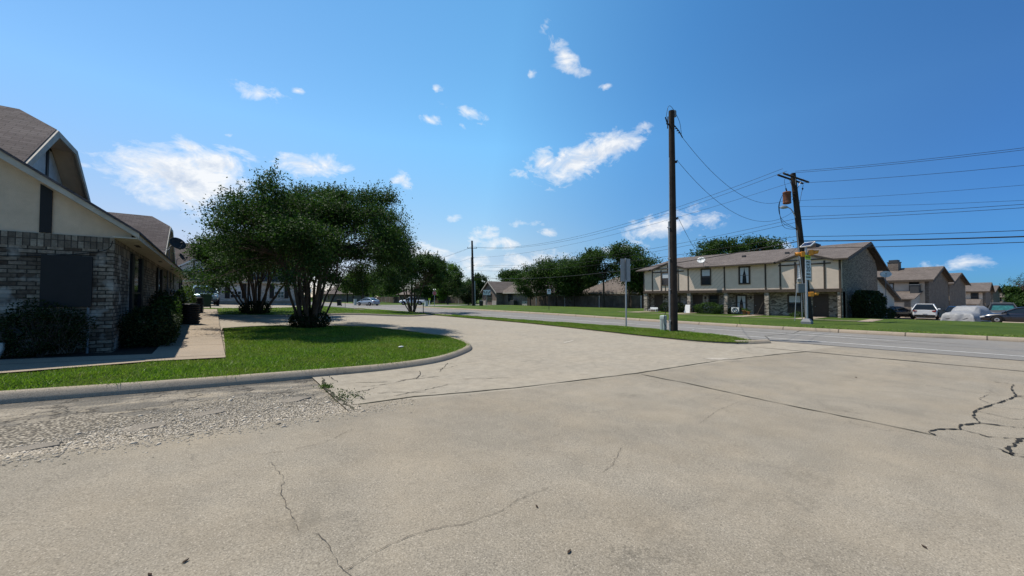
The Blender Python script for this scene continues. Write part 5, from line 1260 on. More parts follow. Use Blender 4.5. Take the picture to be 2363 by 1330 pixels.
for x, y, w, h, lb_ in ub:
    u = empty('utility_box', (x, y, .05), lb_, 'utility box')
    MB().box(-w/2, w/2, -w/2, w/2, 0, h).build('casing', M['ped'], u, .04); MB().box(-w/2-.03, w/2+.03, -w/2-.03, w/2+.03, h, h+.08).build('lid', M['ped'], u, .02)
ym = empty('marker_post', (31.6, 64.4, .05), 'yellow utility marker beside the stop sign', 'marker')
MB().box(-.05, .05, -.05, .05, 0, 1.2).build('stake', M['white'], ym); MB().box(-.2, .2, -.03, .03, 1.1, 1.5).build('plate', M['signy'], ym)
for i, (x, y, h) in enumerate(((17.2, 66, 1.5), (17.2, 36.5, 1.0))):
    q = empty('marker_post', (x, y, T(x, y)+.1), ['thin dark marker post left of the silver sedan', 'thin dark marker post on the strip left of the third myrtle trunk'][i], 'marker')
    MB().box(-.03, .03, -.03, .03, -.1, h).build('stake', M['dgrey'], q); MB().box(-.05, .05, -.035, .035, h-.25, h).build('cap', M['grey'], q)
for i, (x, y, rz_) in enumerate(((19.5, 98, -.1), (21.5, 120, -.2))):
    q = empty('road_sign', (x-1.9, y, .1), ['white square road sign far down the street under the first myrtle', 'farthest small road sign beside the street'][i], 'sign', None, rz_)
    MB().box(-.04, .04, 0, .06, -.2, 3.6).build('post', M['steel'], q); MB().box(-.45, .45, -.03, 0, 2.7, 3.55).build('panel', M['signw'], q)

# ================================================================== VEHICLES
def car(kind, loc, heading, paintm, label, scale=1.0, lights='both', shade=None, plate=True):
    """local: +x is forward, z = 0 on the ground"""
    e = empty({'pickup': 'pickup_truck', 'suv': 'hatchback_car', 'sedan': 'sedan_car', 'van': 'suv_car'}[kind], loc, label, {'pickup': 'pickup truck', 'suv': 'car', 'sedan': 'car', 'van': 'car'}[kind], None, R(heading))
    e.scale = (scale,)*3
    if kind == 'sedan':
        st = [(-2.3, .45, .74, .68), (-2.22, .30, .90, .80), (-1.7, .20, .98, .88), (-.9, .18, .96, .91), (0, .18, .93, .92), (.8, .18, .92, .91), (1.3, .2, .86, .89), (1.9, .22, .76, .84), (2.2, .3, .66, .76), (2.3, .42, .55, .66)]
        cb = [(-1.85, .98, .64), (-1.15, 1.36, .60), (-.5, 1.44, .61), (.1, 1.42, .61), (.45, 1.34, .61), (1.2, .90, .66)]; wx, wr = (-1.38, 1.42), .32
    elif kind in ('suv', 'van'):
        st = [(-2.15, .5, .98, .76), (-2.1, .32, 1.02, .86), (-1.6, .24, 1.05, .92), (-.8, .22, 1.04, .93), (0, .22, 1.02, .93), (.8, .22, 1.0, .92), (1.2, .24, .98, .90), (1.8, .26, .90, .86), (2.1, .34, .78, .78), (2.2, .48, .66, .66)]
        cb = [(-2.05, 1.02, .74), (-1.75, 1.48, .66), (-1.5, 1.62, .63), (-.6, 1.69, .63), (.1, 1.66, .63), (.35, 1.58, .64), (1.15, .98, .70)]; wx, wr = (-1.32, 1.38), .36
    else:
        st = [(-2.75, .6, 1.12, .86), (-2.7, .5, 1.14, .92), (-2, .42, 1.14, .94), (-.6, .36, 1.14, .95), (0, .34, 1.14, .95), (.8, .34, 1.12, .95), (1.3, .36, 1.12, .94), (2.2, .4, 1.08, .92), (2.55, .46, 1.0, .88), (2.7, .55, .86, .78)]
        cb = [(-.75, 1.12, .80), (-.6, 1.72, .70), (-.2, 1.82, .70), (.3, 1.80, .70), (.6, 1.70, .70), (1.35, 1.12, .78)]; wx, wr = (-1.75, 1.75), .40
    def sec(x, zb, zt, w):
        h = zt-zb
        half = [(0, zb), (w*.80, zb), (w*.95, zb+.10), (w, zb+h*.40), (w*.985, zb+h*.68), (w*.93, zt-.06), (w*.84, zt-.005), (0, zt+.02)]
        return [(x, y, z) for y, z in half]+[(x, -y, z) for y, z in half[-2:0:-1]]
    b = MB(); S_ = smooth_path([s for s in st], 3); vs = []
    for s in S_: vs += sec(*s)
    n = 14; m_ = len(S_)
    b.add(vs, [(i*n+j, i*n+(j+1) % n, (i+1)*n+(j+1) % n, (i+1)*n+j) for i in range(m_-1) for j in range(n)], 0, True)
    b.add(vs[:n], [tuple(range(n))]); b.add(vs[-n:], [tuple(range(n))])
    body = b.build('body', paintm, e)
    # cabin: glass house, then roof and pillars in paint
    C = cb; gv = []
    def beltz(x):
        for p, q in zip(st[:-1], st[1:]):
            if p[0] <= x <= q[0]: return p[2]+(q[2]-p[2])*(x-p[0])/(q[0]-p[0])
        return st[0][2]
    for x, zr, w in C:
        bz = beltz(x)-.02; wb = w+.17 if kind != 'pickup' else w+.14
        f = max(.0, min(1, (zr-bz)/.62)); wt = wb+(w-wb)*f
        gv += [(x, wb, bz), (x, wt, zr-.05 if f > .2 else zr-.01), (x, wt*.85, zr), (x, -wt*.85, zr), (x, -wt, zr-.05 if f > .2 else zr-.01), (x, -wb, bz)]
    g = MB(); k_ = len(C)
    g.add(gv, [(i*6+j, i*6+j+1, (i+1)*6+j+1, (i+1)*6+j) for i in range(k_-1) for j in range(5)], 0, False)
    g.add(gv[:6], [tuple(range(6))]); g.add(gv[-6:], [tuple(range(6))])
    gl = g.build('windows', M['cglass'], e)
    r_ = MB(); up = .012
    tops = [i for i, c in enumerate(C) if c[1] > max(q[1] for q in C)-.20]
    for i, j in zip(tops[:-1], tops[1:]):
        for q in range(1, 4): r_.add([(gv[i*6+q][0], gv[i*6+q][1]*1.01, gv[i*6+q][2]+up), (gv[i*6+q+1][0], gv[i*6+q+1][1]*1.01, gv[i*6+q+1][2]+up), (gv[j*6+q+1][0], gv[j*6+q+1][1]*1.01, gv[j*6+q+1][2]+up), (gv[j*6+q][0], gv[j*6+q][1]*1.01, gv[j*6+q][2]+up)], [(0, 1, 2, 3)], 0, True)
    r_.build('roof_panel', paintm, e)
    for sd, s1, yy in ((0, 1, .015), (5, 4, -.015)):
        p_ = MB(); o_ = Vector((0, yy, .01))
        p_.tube([Vector(gv[i*6+s1])+o_ for i in range(k_)], .045, 5)          # cant rail running from screen to tail
        for xm in ((-.25,) if kind == 'sedan' else (-.9, .0) if kind != 'pickup' else (.3,)):
            i = min(range(k_), key=lambda q: abs(C[q][0]-xm)); a0, a1 = Vector(gv[i*6+sd]), Vector(gv[i*6+s1]); p_.tube([a0+o_, a1+o_], .04, 4)
        p_.build('pillar', paintm, e)
    if shade:
        i, j = k_-2, k_-1
        a0, a1, b0, b1 = [Vector(gv[q]) for q in (i*6+1, i*6+4, j*6+0, j*6+5)]; o_ = Vector((.03, 0, .02))
        MB().add([a0*.92+a1*.08+o_, a1*.92+a0*.08+o_, b1*.9+b0*.1+o_, b0*.9+b1*.1+o_], [(0, 1, 2, 3)]).build('sun_shade', shade, gl)
    for x in wx:
        for sd in (-1, 1):
            w = MB(); yw = st[4][3]*sd
            w.lathe([(wr*.62, -.1), (wr*.95, -.1), (wr, -.06), (wr, .06), (wr*.95, .1), (wr*.62, .1)], 20).xform(Matrix.Translation((x, yw-.06*sd, wr)) @ Matrix.Rotation(R(90), 4, 'X')); wo = w.build('wheel', M['tyre'], e)
            w = MB()
            w.lathe([(.02, .0), (wr*.3, .01), (wr*.62, .0), (wr*.64, -.03)], 16).xform(Matrix.Translation((x, yw+.035*sd, wr)) @ Matrix.Rotation(R(-90)*sd, 4, 'X')); w.build('rim', M['rim'], wo)
            a = MB(); a.tube([(x+(wr+.05)*math.cos(q), yw+.004*sd, wr+(wr+.05)*math.sin(q)) for q in np.linspace(-.2, math.pi+.2, 12)], .035, 5); a.build('wheel_arch', M['black'], e)
    xr, xf = st[0][0], st[-1][0]; zt = st[1][2]
    for sd in (-1, 1):
        if kind == 'suv' or kind == 'van':
            MB().obox((xr+.05, sd*.66, .92), (.16, .36, .16), (0, 0, sd*.25)).build('tail_light', M['tail'], e, .03)
        else: MB().obox((xr+.06, sd*.62, zt-.12), (.16, .34, .15), (0, 0, sd*.25)).build('tail_light', M['tail'], e, .03)
        MB().obox((xf-.16, sd*.66, st[-1][2]-.0), (.3, .30, .13), (0, R(12), -sd*.5)).build('headlight', M['head'], e, .03)
        MB().obox((cb[-1][0]-.25, sd*(st[5][3]+.07), beltz(.9)+.10), (.12, .2, .14)).build('mirror', paintm if kind != 'pickup' else M['black'], e, .03)
        if kind != 'pickup':
            MB().tube([(cb[0][0]+.5, sd*(st[4][3]*.985), st[4][1]+(st[4][2]-st[4][1])*.72), (1.2, sd*(st[4][3]*.985), st[4][1]+(st[4][2]-st[4][1])*.72)], .008, 4).build('door_trim', M['black'], e)
    MB().box(xr-.03, xr+.25, -st[1][3]*.9, st[1][3]*.9, st[1][1]-.02, st[1][1]+.22).build('rear_bumper', M['black'] if kind == 'suv' else paintm, e, .05)
    MB().box(xf-.3, xf+.02, -st[-2][3]*.95, st[-2][3]*.95, st[-2][1]-.05, st[-2][1]+.13).build('front_bumper', M['dgrey'] if kind == 'pickup' else paintm, e, .05)
    MB().box(xf-.06, xf+.01, -.48, .48, st[-1][1]+.06, st[-1][1]+.22).build('grille', M['black'], e, .01)
    if plate: MB().box(xr-.035, xr-.015, -.16, .16, .62, .72).build('number_plate', M['signw'], e)
    if kind == 'pickup':
        MB().box(-2.66, -.85, -.80, .80, 1.14, 1.17).build('bed_liner', M['black'], e)
    return e
zc = T(0, 39.5)+.05
car('pickup', (-.6, 44.6, T(0, 43)+.05), -87, M['carb'], 'pale blue pickup truck parked nose toward the sidewalk behind the green bin', 1.0)
car('sedan', (25.4, 80.0, -.01), 112, M['cars'], 'silver sedan turning on the street, seen from behind', 1.12)
car('pickup', (35.0, 80.0, .0), 148, M['carw'], 'white pickup truck partly hidden by the third myrtle trunks', 1.0)
def gz_(x, y): return T(x, y)+.02
car('suv', (61.8, 4.25, gz_(61.8, 4.25)), 2, M['carw'], 'white hatchback parked tail toward the street, in front of the nearest row house', 1.0)
car('sedan', (65.5, 2.0, gz_(65.5, 2.0)-.05), 178, M['cark'], 'dark car between the white hatchback and the covered car', 1.05)
car('sedan', (61.5, 6.7, gz_(61.5, 6.7)), -38, M['cark'], 'black car beside the garage left of the white hatchback', .95)
car('van', (65.5, -1.0, gz_(65.5, -1.0)), 182, M['dgrey'], 'dark vehicle with a teal windscreen shade behind the covered car', 1.12, shade=M['teal'])
car('sedan', (56.6, -2.1, gz_(56.6, -3.0)), 88, M['carn'], 'dark navy sedan at the right edge, side on behind the lawn', 1.08)
wheeled_bin(59.5, 7.3, 1.0, 1.2, M['carn'], 'dark blue wheelie bin by the lean-to next to the black car', T(59.5, 7.3)+.02)

# silver covered car: cloth draped to the ground
NX, NY = 64, 44
def cov_h(u, v):
    # u along length -1..1 (front faces -x), v across -1..1
    prof = np.interp(u, [-1, -.93, -.80, -.42, -.22, .45, .70, .92, 1], [.0, .72, .92, 1.00, 1.48, 1.52, 1.10, .95, 0])
    side = np.clip((1-abs(v))/.16, 0, 1)**.5; cab = np.interp(abs(v), [0, .6, .8, 1], [1, 1, .86, .62])
    h = prof*side*(cab if prof > .9 else np.interp(abs(v), [0, .75, 1], [1, 1, .8]))
    return h
Vv = []
for i in range(NX+1):
    for j in range(NY+1):
        u = -1.0+2*i/NX; v = -1.0+2*j/NY
        h = float(cov_h(u, v))
        lowf = 1 if h < .85 else .25; n1 = math.sin(5*u+4*math.sin(2.2*v))*math.sin(4.3*v+3*u+h*5)*.035*lowf+math.sin(9*v+7*h+5*u)*.022*lowf+math.sin(17*u+9*h+4*v)*.009
        edge = 1+(.035*math.sin(6*v+1)+.04)*(abs(u) > .9)+(.05+.03*math.sin(8*u))*(abs(v) > .85)
        Vv.append((2.35*u*edge+n1*.8, 1.0*v*edge+n1*.8, max(.02, h+n1)))
Ff = np.array([(i*(NY+1)+j, (i+1)*(NY+1)+j, (i+1)*(NY+1)+j+1, i*(NY+1)+j+1) for i in range(NX) for j in range(NY)])
cc_ = empty('covered_car', (60.2, 1.15, gz_(60.2, 1.15)), 'car under a wrinkled silver fabric cover', 'covered car', None, R(-17)); cc_.scale = (1.05, 1.12, 1.0)
np_mesh('car_cover', np.array(Vv), Ff, M['cover'], cc_, True)
for x in (-1.4, 1.4):
    for sd in (-1, 1): MB().cyl((x, sd*.8, .3), (x, sd*.92, .3), .3, n=16).build('wheel', M['tyre'], cc_)
k = MB(); k.tube([(-2.33, .25*math.sin(q*9)*.2+q, .30+.08*math.sin(q*6)) for q in np.linspace(-.85, .85, 14)], .02, 5); k.build('hem_strap', M['dgrey'], cc_)
# ================================================================== TREES
def limb(mb, a, b, r0, r1, r, wob=.12, n=5, sides=6, up=.25):
    a = Vector(a); b = Vector(b); L = (b-a).length; pts = []; rs = []
    off = Vector((r.uniform(-1, 1), r.uniform(-1, 1), r.uniform(-.3, 1)*up*3))*wob*L
    for i in range(n+1):
        t = i/n; pts.append(a.lerp(b, t)+off*(4*t*(1-t))*.6+Vector((r.uniform(-1, 1), r.uniform(-1, 1), 0))*.012*L*(0 < i < n)); rs.append(r0+(r1-r0)*t)
    mb.tube(pts, rs, sides, 0, False)
    return pts
def myrtle(name, loc, label, seed, Rr=4.4, top=6.45, n_clump=600, n_leaf=330, lsize=.088, skirt=True, stems=20, cxo=-.2, low=0.0):
    rg = np.random.default_rng(seed); r = random.Random(seed)
    e = empty(name, loc, label, 'tree')
    def shell(bias):
        while True:
            x, y = r.uniform(-1, 1), r.uniform(-1, 1); q = math.hypot(x, y)
            if q <= 1: break
        ang = math.atan2(y, x); rim = 1+.07*math.sin(3*ang+seed)+.05*math.sin(5*ang+2*seed)
        zt = 3.0+(top-3.0)*math.sqrt(max(0, 1-(q)**2.3)); zl = 2.95+low-1.5*q*q+.2*math.sin(ang*4)
        return (x*Rr*rim+cxo, y*Rr*rim, zl+(zt-zl)*r.random()**bias)
    lobes = [shell(.5) for _ in range(n_clump//7)]; ctr = []
    for i in range(n_clump):
        if i % 5 == 0: ctr.append(shell(.7)); continue
        L = lobes[r.randrange(len(lobes))]; v = np.array([r.gauss(0, 1) for _ in range(3)]); v /= np.linalg.norm(v); q = .72*r.uniform(.5, 1)
        ctr.append((L[0]+v[0]*q, L[1]+v[1]*q, max(1.75+low, L[2]+v[2]*q*.6)))
    ctr = np.array(ctr)
    # leaves gather round the clump centres in flattish sprays
    idx = np.repeat(np.arange(n_clump), n_leaf)
    rad = rg.uniform(.24, .46, n_clump)[idx][:, None]
    u = rg.normal(size=(len(idx), 3))*np.array([1, 1, .62])
    Pn = ctr[idx]+u*rad*.78
    Pn[:, 2] = np.maximum(Pn[:, 2], 1.5+low)
    leaves('crown', Pn, lsize, M['leafm'], e, rg, .52, .5)
    # upright sprigs on the outline
    top_i = np.argsort(-(ctr[:, 2]-3+np.hypot(ctr[:, 0], ctr[:, 1])*.55))[:130]
    sp = []
    for i in top_i:
        d = np.array([ctr[i, 0]*.10, ctr[i, 1]*.10, 1.0]); d += rg.normal(0, .25, 3); d /= np.linalg.norm(d); L = rg.uniform(.4, .85)
        for t in np.linspace(.2, 1, 34): sp.append(ctr[i]+d*L*t*.9+rg.normal(0, .038, 3))
    leaves('crown', np.array(sp), lsize*.9, M['leafm'], e, rg, .5, .4)
    mb = MB(); forks = []
    for i in range(stems):
        a = 2*math.pi*(i+r.uniform(-.35, .35))/stems; b0 = r.uniform(.1, .42)
        tilt = r.choice([.08, .18, .28, .4, .52, .64]); h1 = r.uniform(1.8, 2.5)
        p0 = (b0*math.cos(a), b0*math.sin(a), -.1); p1 = (b0*math.cos(a)+tilt*h1*math.cos(a), b0*math.sin(a)+tilt*h1*math.sin(a), h1)
        r0 = r.uniform(.045, .085); limb(mb, p0, p1, r0, r0*.72, r, .05, 5, 8); forks.append((Vector(p1), Vector((tilt*math.cos(a), tilt*math.sin(a), 1)).normalized(), r0*.7))
    ends = []
    for p, d, r0 in forks:
        for q in range(3):
            dd = (d+Vector((r.uniform(-.55, .55), r.uniform(-.55, .55), r.uniform(-.1, .5)))).normalized(); L = r.uniform(1.0, 1.7)
            b = p+dd*L; limb(mb, p, b, r0*.8, r0*.42, r, .08, 4, 6); ends.append((b, r0*.42))
    for i in range(n_clump):
        c = Vector(ctr[i]); j = min(range(len(ends)), key=lambda q: (ends[q][0]-c).length+(2 if ends[q][0].z > c.z+.3 else 0))
        if (ends[j][0]-c).length < 3.4: limb(mb, ends[j][0], c, ends[j][1]*.7, .008, r, .10, 4, 4)
    mb.build('trunk', M['bark'], e)
    if skirt:
        n = 3600; u = rg.normal(size=(n, 3)); u /= np.linalg.norm(u, axis=1)[:, None]; q = rg.uniform(.5, 1, n)**.4
        Pq = u*q[:, None]*np.array([.86, .86, .52]); Pq[:, 2] = np.abs(Pq[:, 2]+.32)
        k2 = rg.random(n) < .05; Pq[k2] *= 1.18
        leaves('basal_shoots', Pq, .085, M['leafd'], e, rg)
    return e
def gtz(x, y, o): return (x, y, T(x, y)+o)
t1 = myrtle('crape_myrtle', gtz(3.46, 19.0, .17), 'largest multi-stemmed crape myrtle with domed dark crown on the front lawn', 3, cxo=.45)
t2 = myrtle('crape_myrtle', gtz(2.1, 28.4, .12), 'shaded multi-stemmed crape myrtle on the back lawn, behind the largest one', 8, 3.3, 4.6, 300, 170, .12, True, 16, .1, .5)
t3 = myrtle('crape_myrtle', gtz(17.0, 38.9, .14), 'crape myrtle on the street strip with slender leaning trunks, before the white pickup', 14, 4.6, 6.2, 360, 170, .15, False, 11, .3)

def tree(loc, label, seed, h, w, zb, n_clump, n_leaf, ls, mat='leafo', trunk=.16, shape='round', cr=.17, name='tree', group=None, bark='barkd', off=(0, 0), fork=.45):
    rg = np.random.default_rng(seed); r = random.Random(seed)
    e = empty(name, loc, label, 'tree', group)
    hc = (h-zb)/2; cz = zb+hc; C = []
    lob = [(r.uniform(-.55, .55), r.uniform(-.55, .55), r.uniform(-.5, .75), r.uniform(.38, .58)) for _ in range(9)]
    while len(C) < n_clump:
        if shape == 'lobed':
            l = r.choice(lob); v = np.array([r.gauss(0, 1), r.gauss(0, 1), r.gauss(0, 1)]); v /= np.linalg.norm(v); v *= l[3]*r.uniform(.5, 1)
            p = np.array([l[0]+v[0], l[1]+v[1], l[2]+v[2]*.8])
            if np.linalg.norm(p) > 1.12: continue
        else:
            v = np.array([r.gauss(0, 1), r.gauss(0, 1), r.gauss(0, 1)]); v /= np.linalg.norm(v); p = v*r.uniform(.35, 1)**.5
            p *= 1+.14*math.sin(4*v[0]+seed)*math.sin(5*v[2]+seed*1.3)+.08*math.sin(9*v[1])
            if shape == 'cone': p[:2] *= (1.05-.55*(p[2]+1)/2)
        C.append((p[0]*w/2+off[0], p[1]*w/2+off[1], cz+p[2]*hc))
    C = np.array(C)
    n_leaf = int(n_leaf*1.5); idx = np.repeat(np.arange(n_clump), n_leaf)
    Pn = C[idx]+rg.normal(size=(len(idx), 3))*np.array([1, 1, .7])*cr*w*rg.uniform(.3, .62, n_clump)[idx][:, None]
    Pn[:, 2] = np.maximum(Pn[:, 2], .05)
    leaves('crown', Pn, ls, M[mat], e, rg, .6, .45)
    mb = MB(); fz = zb+(h-zb)*.2
    limb(mb, (0, 0, -.3), (off[0]*.4, off[1]*.4, fz), trunk, trunk*.75, r, .04, 5, 9)
    base = Vector((off[0]*.4, off[1]*.4, fz)); mains = []
    for i in range(6):
        c = Vector(C[r.randrange(n_clump)])*.75+base*.25; limb(mb, base, c, trunk*.6, trunk*.25, r, .08, 4, 6); mains.append(c)
    for i in range(0, n_clump, 2):
        c = Vector(C[i]); b = min(mains, key=lambda q: (q-c).length); limb(mb, b, c, trunk*.2, .02, r, .1, 3, 4)
    mb.build('trunk', M[bark], e)
    return e
tg = 'trees across the street'
tree((45.2, 51.5, 0), 'small feathery dark tree before the hipped bungalow', 21, 7.2, 6.0, 1.6, 100, 75, .24, 'leafo', .13, 'round', .16, 'tree', tg)
tree((47.0, 46.9, 0), 'broad dark tree at the board fence right of the feathery tree', 22, 8.1, 9.0, .9, 190, 85, .26, 'leafo', .2, 'lobed', .15, 'tree', tg)
tree((47.6, 43.2, 0), 'tall dark shaded tree in the middle of the board fence group', 23, 8.8, 8.6, .8, 190, 85, .26, 'leafm', .2, 'lobed', .15, 'tree', tg)
tree((47.3, 36.6, 0), 'tall open tree with a bare forked trunk in front of the board fence', 24, 9.3, 6.6, 3.2, 125, 75, .25, 'leafo', .17, 'lobed', .15, 'tree', tg, off=(.4, 1.0))
tree((48.0, 33.0, 0), 'tall tree next to the townhouse block with two-part crown', 25, 9.9, 7.2, 2.2, 150, 75, .25, 'leafo', .18, 'lobed', .15, 'tree', tg, off=(.3, -.8))
tree((52, 33, .2), 'light green young tree behind the fence near the grey roof', 26, 5.4, 4.2, 1.4, 70, 60, .24, 'leafy', .12, 'round', .16, 'tree', tg)
tree((56, 49, 0), 'dark tree behind the board fence, filling the gap by the bungalow roof', 41, 8.2, 8.0, 1.5, 110, 75, .3, 'leafo', .2, 'lobed', .14, 'tree', tg)
tree((63.5, 26.0, -.4), 'spreading leafy tree rising behind the long townhouse roof, left', 27, 11.4, 9.0, 5.0, 100, 70, .28, 'leafo', .3, 'lobed', .11, 'tree', tg)
tree((70.5, 23.5, -.5), 'dense tree behind the townhouse roof, close to the leaning pole', 28, 11.8, 8.4, 5.0, 130, 80, .30, 'leafo', .3, 'round', .14, 'tree', tg)
tree((44, 80, 0), 'drooping willow-like tree behind the stop sign', 29, 9.2, 6.4, 1.2, 130, 90, .30, 'leafy', .2, 'round', .15, 'tree', tg)
tree((81, 101.5, 0), 'large round tree behind the bungalow roof', 30, 11.0, 13.0, 2.0, 150, 80, .5, 'leafo', .3, 'lobed', .13, 'tree', tg)
tree((63.5, 95.5, 0), 'dark round tree left of the bungalow gable', 31, 8.6, 9.0, 1.0, 130, 80, .42, 'leafo', .25, 'lobed', .13, 'tree', tg)
tree((43.0, 69.0, 0), 'low flowering bushy tree just left of the distant pole', 32, 4.3, 4.6, .2, 90, 80, .24, 'leafd', .1, 'round', .16, 'tree', tg)
tree((56, 92, 0), 'dark round tree between stop sign and distant pole', 33, 6.4, 7.0, .6, 100, 80, .38, 'leafo', .2, 'round', .15, 'tree', tg)
tree((32.5, 116, 0), 'sunlit yellow green tree left above the silver sedan', 34, 9.0, 9.0, 1.5, 120, 80, .45, 'leafy', .2, 'lobed', .14, 'tree', tg)
tree((40, 121, 0), 'dark spreading tree directly above the silver sedan', 35, 9.5, 12.0, 1.8, 150, 80, .5, 'leafo', .25, 'lobed', .14, 'tree', tg)
tree((24, 152, 0), 'far dark tree seen between the two left myrtle trunks', 36, 10.5, 11, 1.5, 110, 80, .5, 'leafo', .2, 'lobed', .14, 'tree', tg)
tree((49, 99, 0), 'dark tree behind the trunks of the third myrtle', 37, 8.0, 9, 1.2, 120, 80, .42, 'leafo', .2, 'round', .14, 'tree', tg)
tree((13.5, 170, 0), 'far tree at the left end of the street', 38, 12, 14, 1.0, 110, 80, .6, 'leafo', .2, 'lobed', .14, 'tree', tg)
tree((205, -9.0, -3.4), 'green bushy tree at the right edge beyond the row houses', 39, 9.0, 13.0, .6, 110, 80, .6, 'leafo', .2, 'lobed', .14, 'tree', tg)
# nearly bare tree at the right edge
bt = empty('bare_tree', (160, -8.0, -3.0), 'nearly bare twiggy tree at the right edge of the photo', 'tree')
mb = MB(); r = random.Random(77)
limb(mb, (0, 0, -1), (0, 0, 5), .3, .2, r)
tips = [Vector((0, 0, 5))]; rr = .18
for gen in range(4):
    nt = []
    for p in tips:
        for q in range(3):
            d = Vector((r.uniform(-1, 1), r.uniform(-1, 1), r.uniform(.1, 1.2))).normalized()*r.uniform(1.6, 2.6)*(.85**gen); limb(mb, p, p+d, rr, rr*.6, r, .1, 3, 4); nt.append(p+d)
    tips = nt; rr *= .55
mb.build('branches', M['bark'], bt)
leaves('crown', np.array([tuple(t+Vector((r.gauss(0, .3), r.gauss(0, .3), r.gauss(0, .3)))) for t in tips for _ in range(6)]), .3, M['leafo'], bt, rng)
# far wood closing the horizon
nf = 60000
th = rng.uniform(R(-70), R(110), nf); rd = rng.uniform(230, 420, nf)
X = rd*np.sin(th); Y = rd*np.cos(th); k = ~((np.abs(X-22) < 14) & (Y > 0))
hm = 6.5+2.5*np.sin(th*23)+1.8*np.sin(th*57+1)+1.2*np.sin(th*131)
Z = hm*(1-rng.random(nf)**2.2*1.0)-.8-np.where((Y < 40), 2.2, 0)
fw = leaves('far_wood', np.stack([X, Y, Z], 1)[k], 2.2, M['leafo'], None, rng, .8, .3)
tag(fw, 'low line of far-off trees closing the horizon', 'trees', kind='stuff')

# ================================================================== SKY, SUN, CAMERA
CAM_P = math.atan(21/870); CAM_T = math.atan(691/870)
def view_dir(px, py):
    r_ = (px-1181.5)/870; u = -(py-665)/870
    f = math.cos(CAM_P)-u*math.sin(CAM_P); z = u*math.cos(CAM_P)+math.sin(CAM_P)
    return Vector((r_*math.cos(CAM_T)+f*math.sin(CAM_T), -r_*math.sin(CAM_T)+f*math.cos(CAM_T), z)).normalized()
SUN_EL = R(63); sun_h = Vector((-.5, .866, 0))
w = bpy.data.worlds.new('World'); sc.world = w; w.use_nodes = True; nt = w.node_tree
bg = nt.nodes['Background']; bg.inputs['Strength'].default_value = SKY_STR
sky = nt.nodes.new('ShaderNodeTexSky'); sky.sky_type = 'NISHITA'; sky.sun_disc = False
sky.sun_elevation = SUN_EL; sky.sun_rotation = math.atan2(sun_h.x, sun_h.y)
sky.air_density = 1.0; sky.dust_density = .0; sky.ozone_density = 1.6; sky.altitude = 200
def N(t, **kw):
    n_ = nt.nodes.new(t)
    for a, b in kw.items(): setattr(n_, a, b)
    return n_
def MT(op, a, b=None, clamp=False):
    n_ = N('ShaderNodeMath', operation=op, use_clamp=clamp)
    for i, v in enumerate((a, b)):
        if v is None: continue
        if isinstance(v, bpy.types.NodeSocket): nt.links.new(v, n_.inputs[i])
        else: n_.inputs[i].default_value = v
    return n_.outputs[0]
tc = N('ShaderNodeTexCoord').outputs['Generated']
# each cloud: an ellipse of directions, roughened by noise
# (az/el centre given as the direction it is seen in, half sizes in radians, tilt, density)
CL = [(430, 420, 150, 62, 0, 1.0), (500, 385, 80, 40, 15, .9), (365, 395, 50, 45, 0, .8), (440, 338, 45, 16, -20, .6), (722, 382, 82, 30, 6, .85), (597, 210, 60, 20, 5, .6), (684, 209, 14, 7, 0, .5),
      (1330, 375, 85, 40, 18, 1.0), (1405, 340, 75, 35, 20, .95), (1255, 378, 45, 30, 10, .8), (1080, 260, 50, 20, -15, .7), (990, 278, 32, 14, 0, .55), (1040, 248, 30, 10, -15, .5), (1300, 125, 48, 18, -50, .6), (1318, 163, 32, 13, -10, .7),
      (927, 415, 30, 18, -35, .65), (1540, 522, 110, 32, 8, .9), (1125, 538, 34, 22, 0, .75), (1205, 516, 46, 11, 0, .55), (1268, 537, 34, 9, 0, .5), (1225, 606, 100, 24, 4, .7), (2215, 612, 90, 20, 8, .6),
      (1195, 401, 22, 15, 0, .6), (1068, 291, 16, 8, -30, .45), (1006, 206, 14, 20, -20, .45), (1262, 48, 12, 20, -15, .4), (195, 382, 18, 10, 0, .5), (1040, 503, 22, 10, 0, .45), (985, 590, 70, 25, 0, .7), (1150, 560, 80, 16, 0, .5), (525, 312, 14, 6, 0, .35), (1420, 580, 60, 18, 0, .6), (1800, 565, 60, 18, 0, .6), (1090, 610, 60, 20, 0, .5), (1396, 202, 12, 7, 0, .4), (1228, 172, 9, 9, 0, .4)]
acc = None
for px, py, a, b, tilt, den in CL:
    d = view_dir(px, py)
    # on a wide lens a step off-axis covers less angle
    ca = math.sqrt(1+((px-1181.5)/870)**2+((py-665)/870)**2)
    e2 = (Vector((0, 0, 1))-d*d.z).normalized(); e1 = d.cross(e2).normalized()
    stx = 1/(1+((px-1181.5)/870)**2)*ca**.5*1.0
    ra, rb = a/870*stx, b/870/ca
    q = R(tilt); ex = e1*math.cos(q)+e2*math.sin(q); ey = -e1*math.sin(q)+e2*math.cos(q)
    mp = N('ShaderNodeMapping', vector_type='TEXTURE')
    mp.inputs['Location'].default_value = d; mp.inputs['Rotation'].default_value = Matrix((ex, ey, ex.cross(ey))).transposed().to_euler(); mp.inputs['Scale'].default_value = (ra*1.35, rb*1.45, .6)
    nt.links.new(tc, mp.inputs[0])
    ln = N('ShaderNodeVectorMath', operation='LENGTH'); nt.links.new(mp.outputs[0], ln.inputs[0])
    v = MT('MULTIPLY', MT('SUBTRACT', 1.0, ln.outputs['Value'], True), den)
    acc = v if acc is None else MT('MAXIMUM', acc, v)
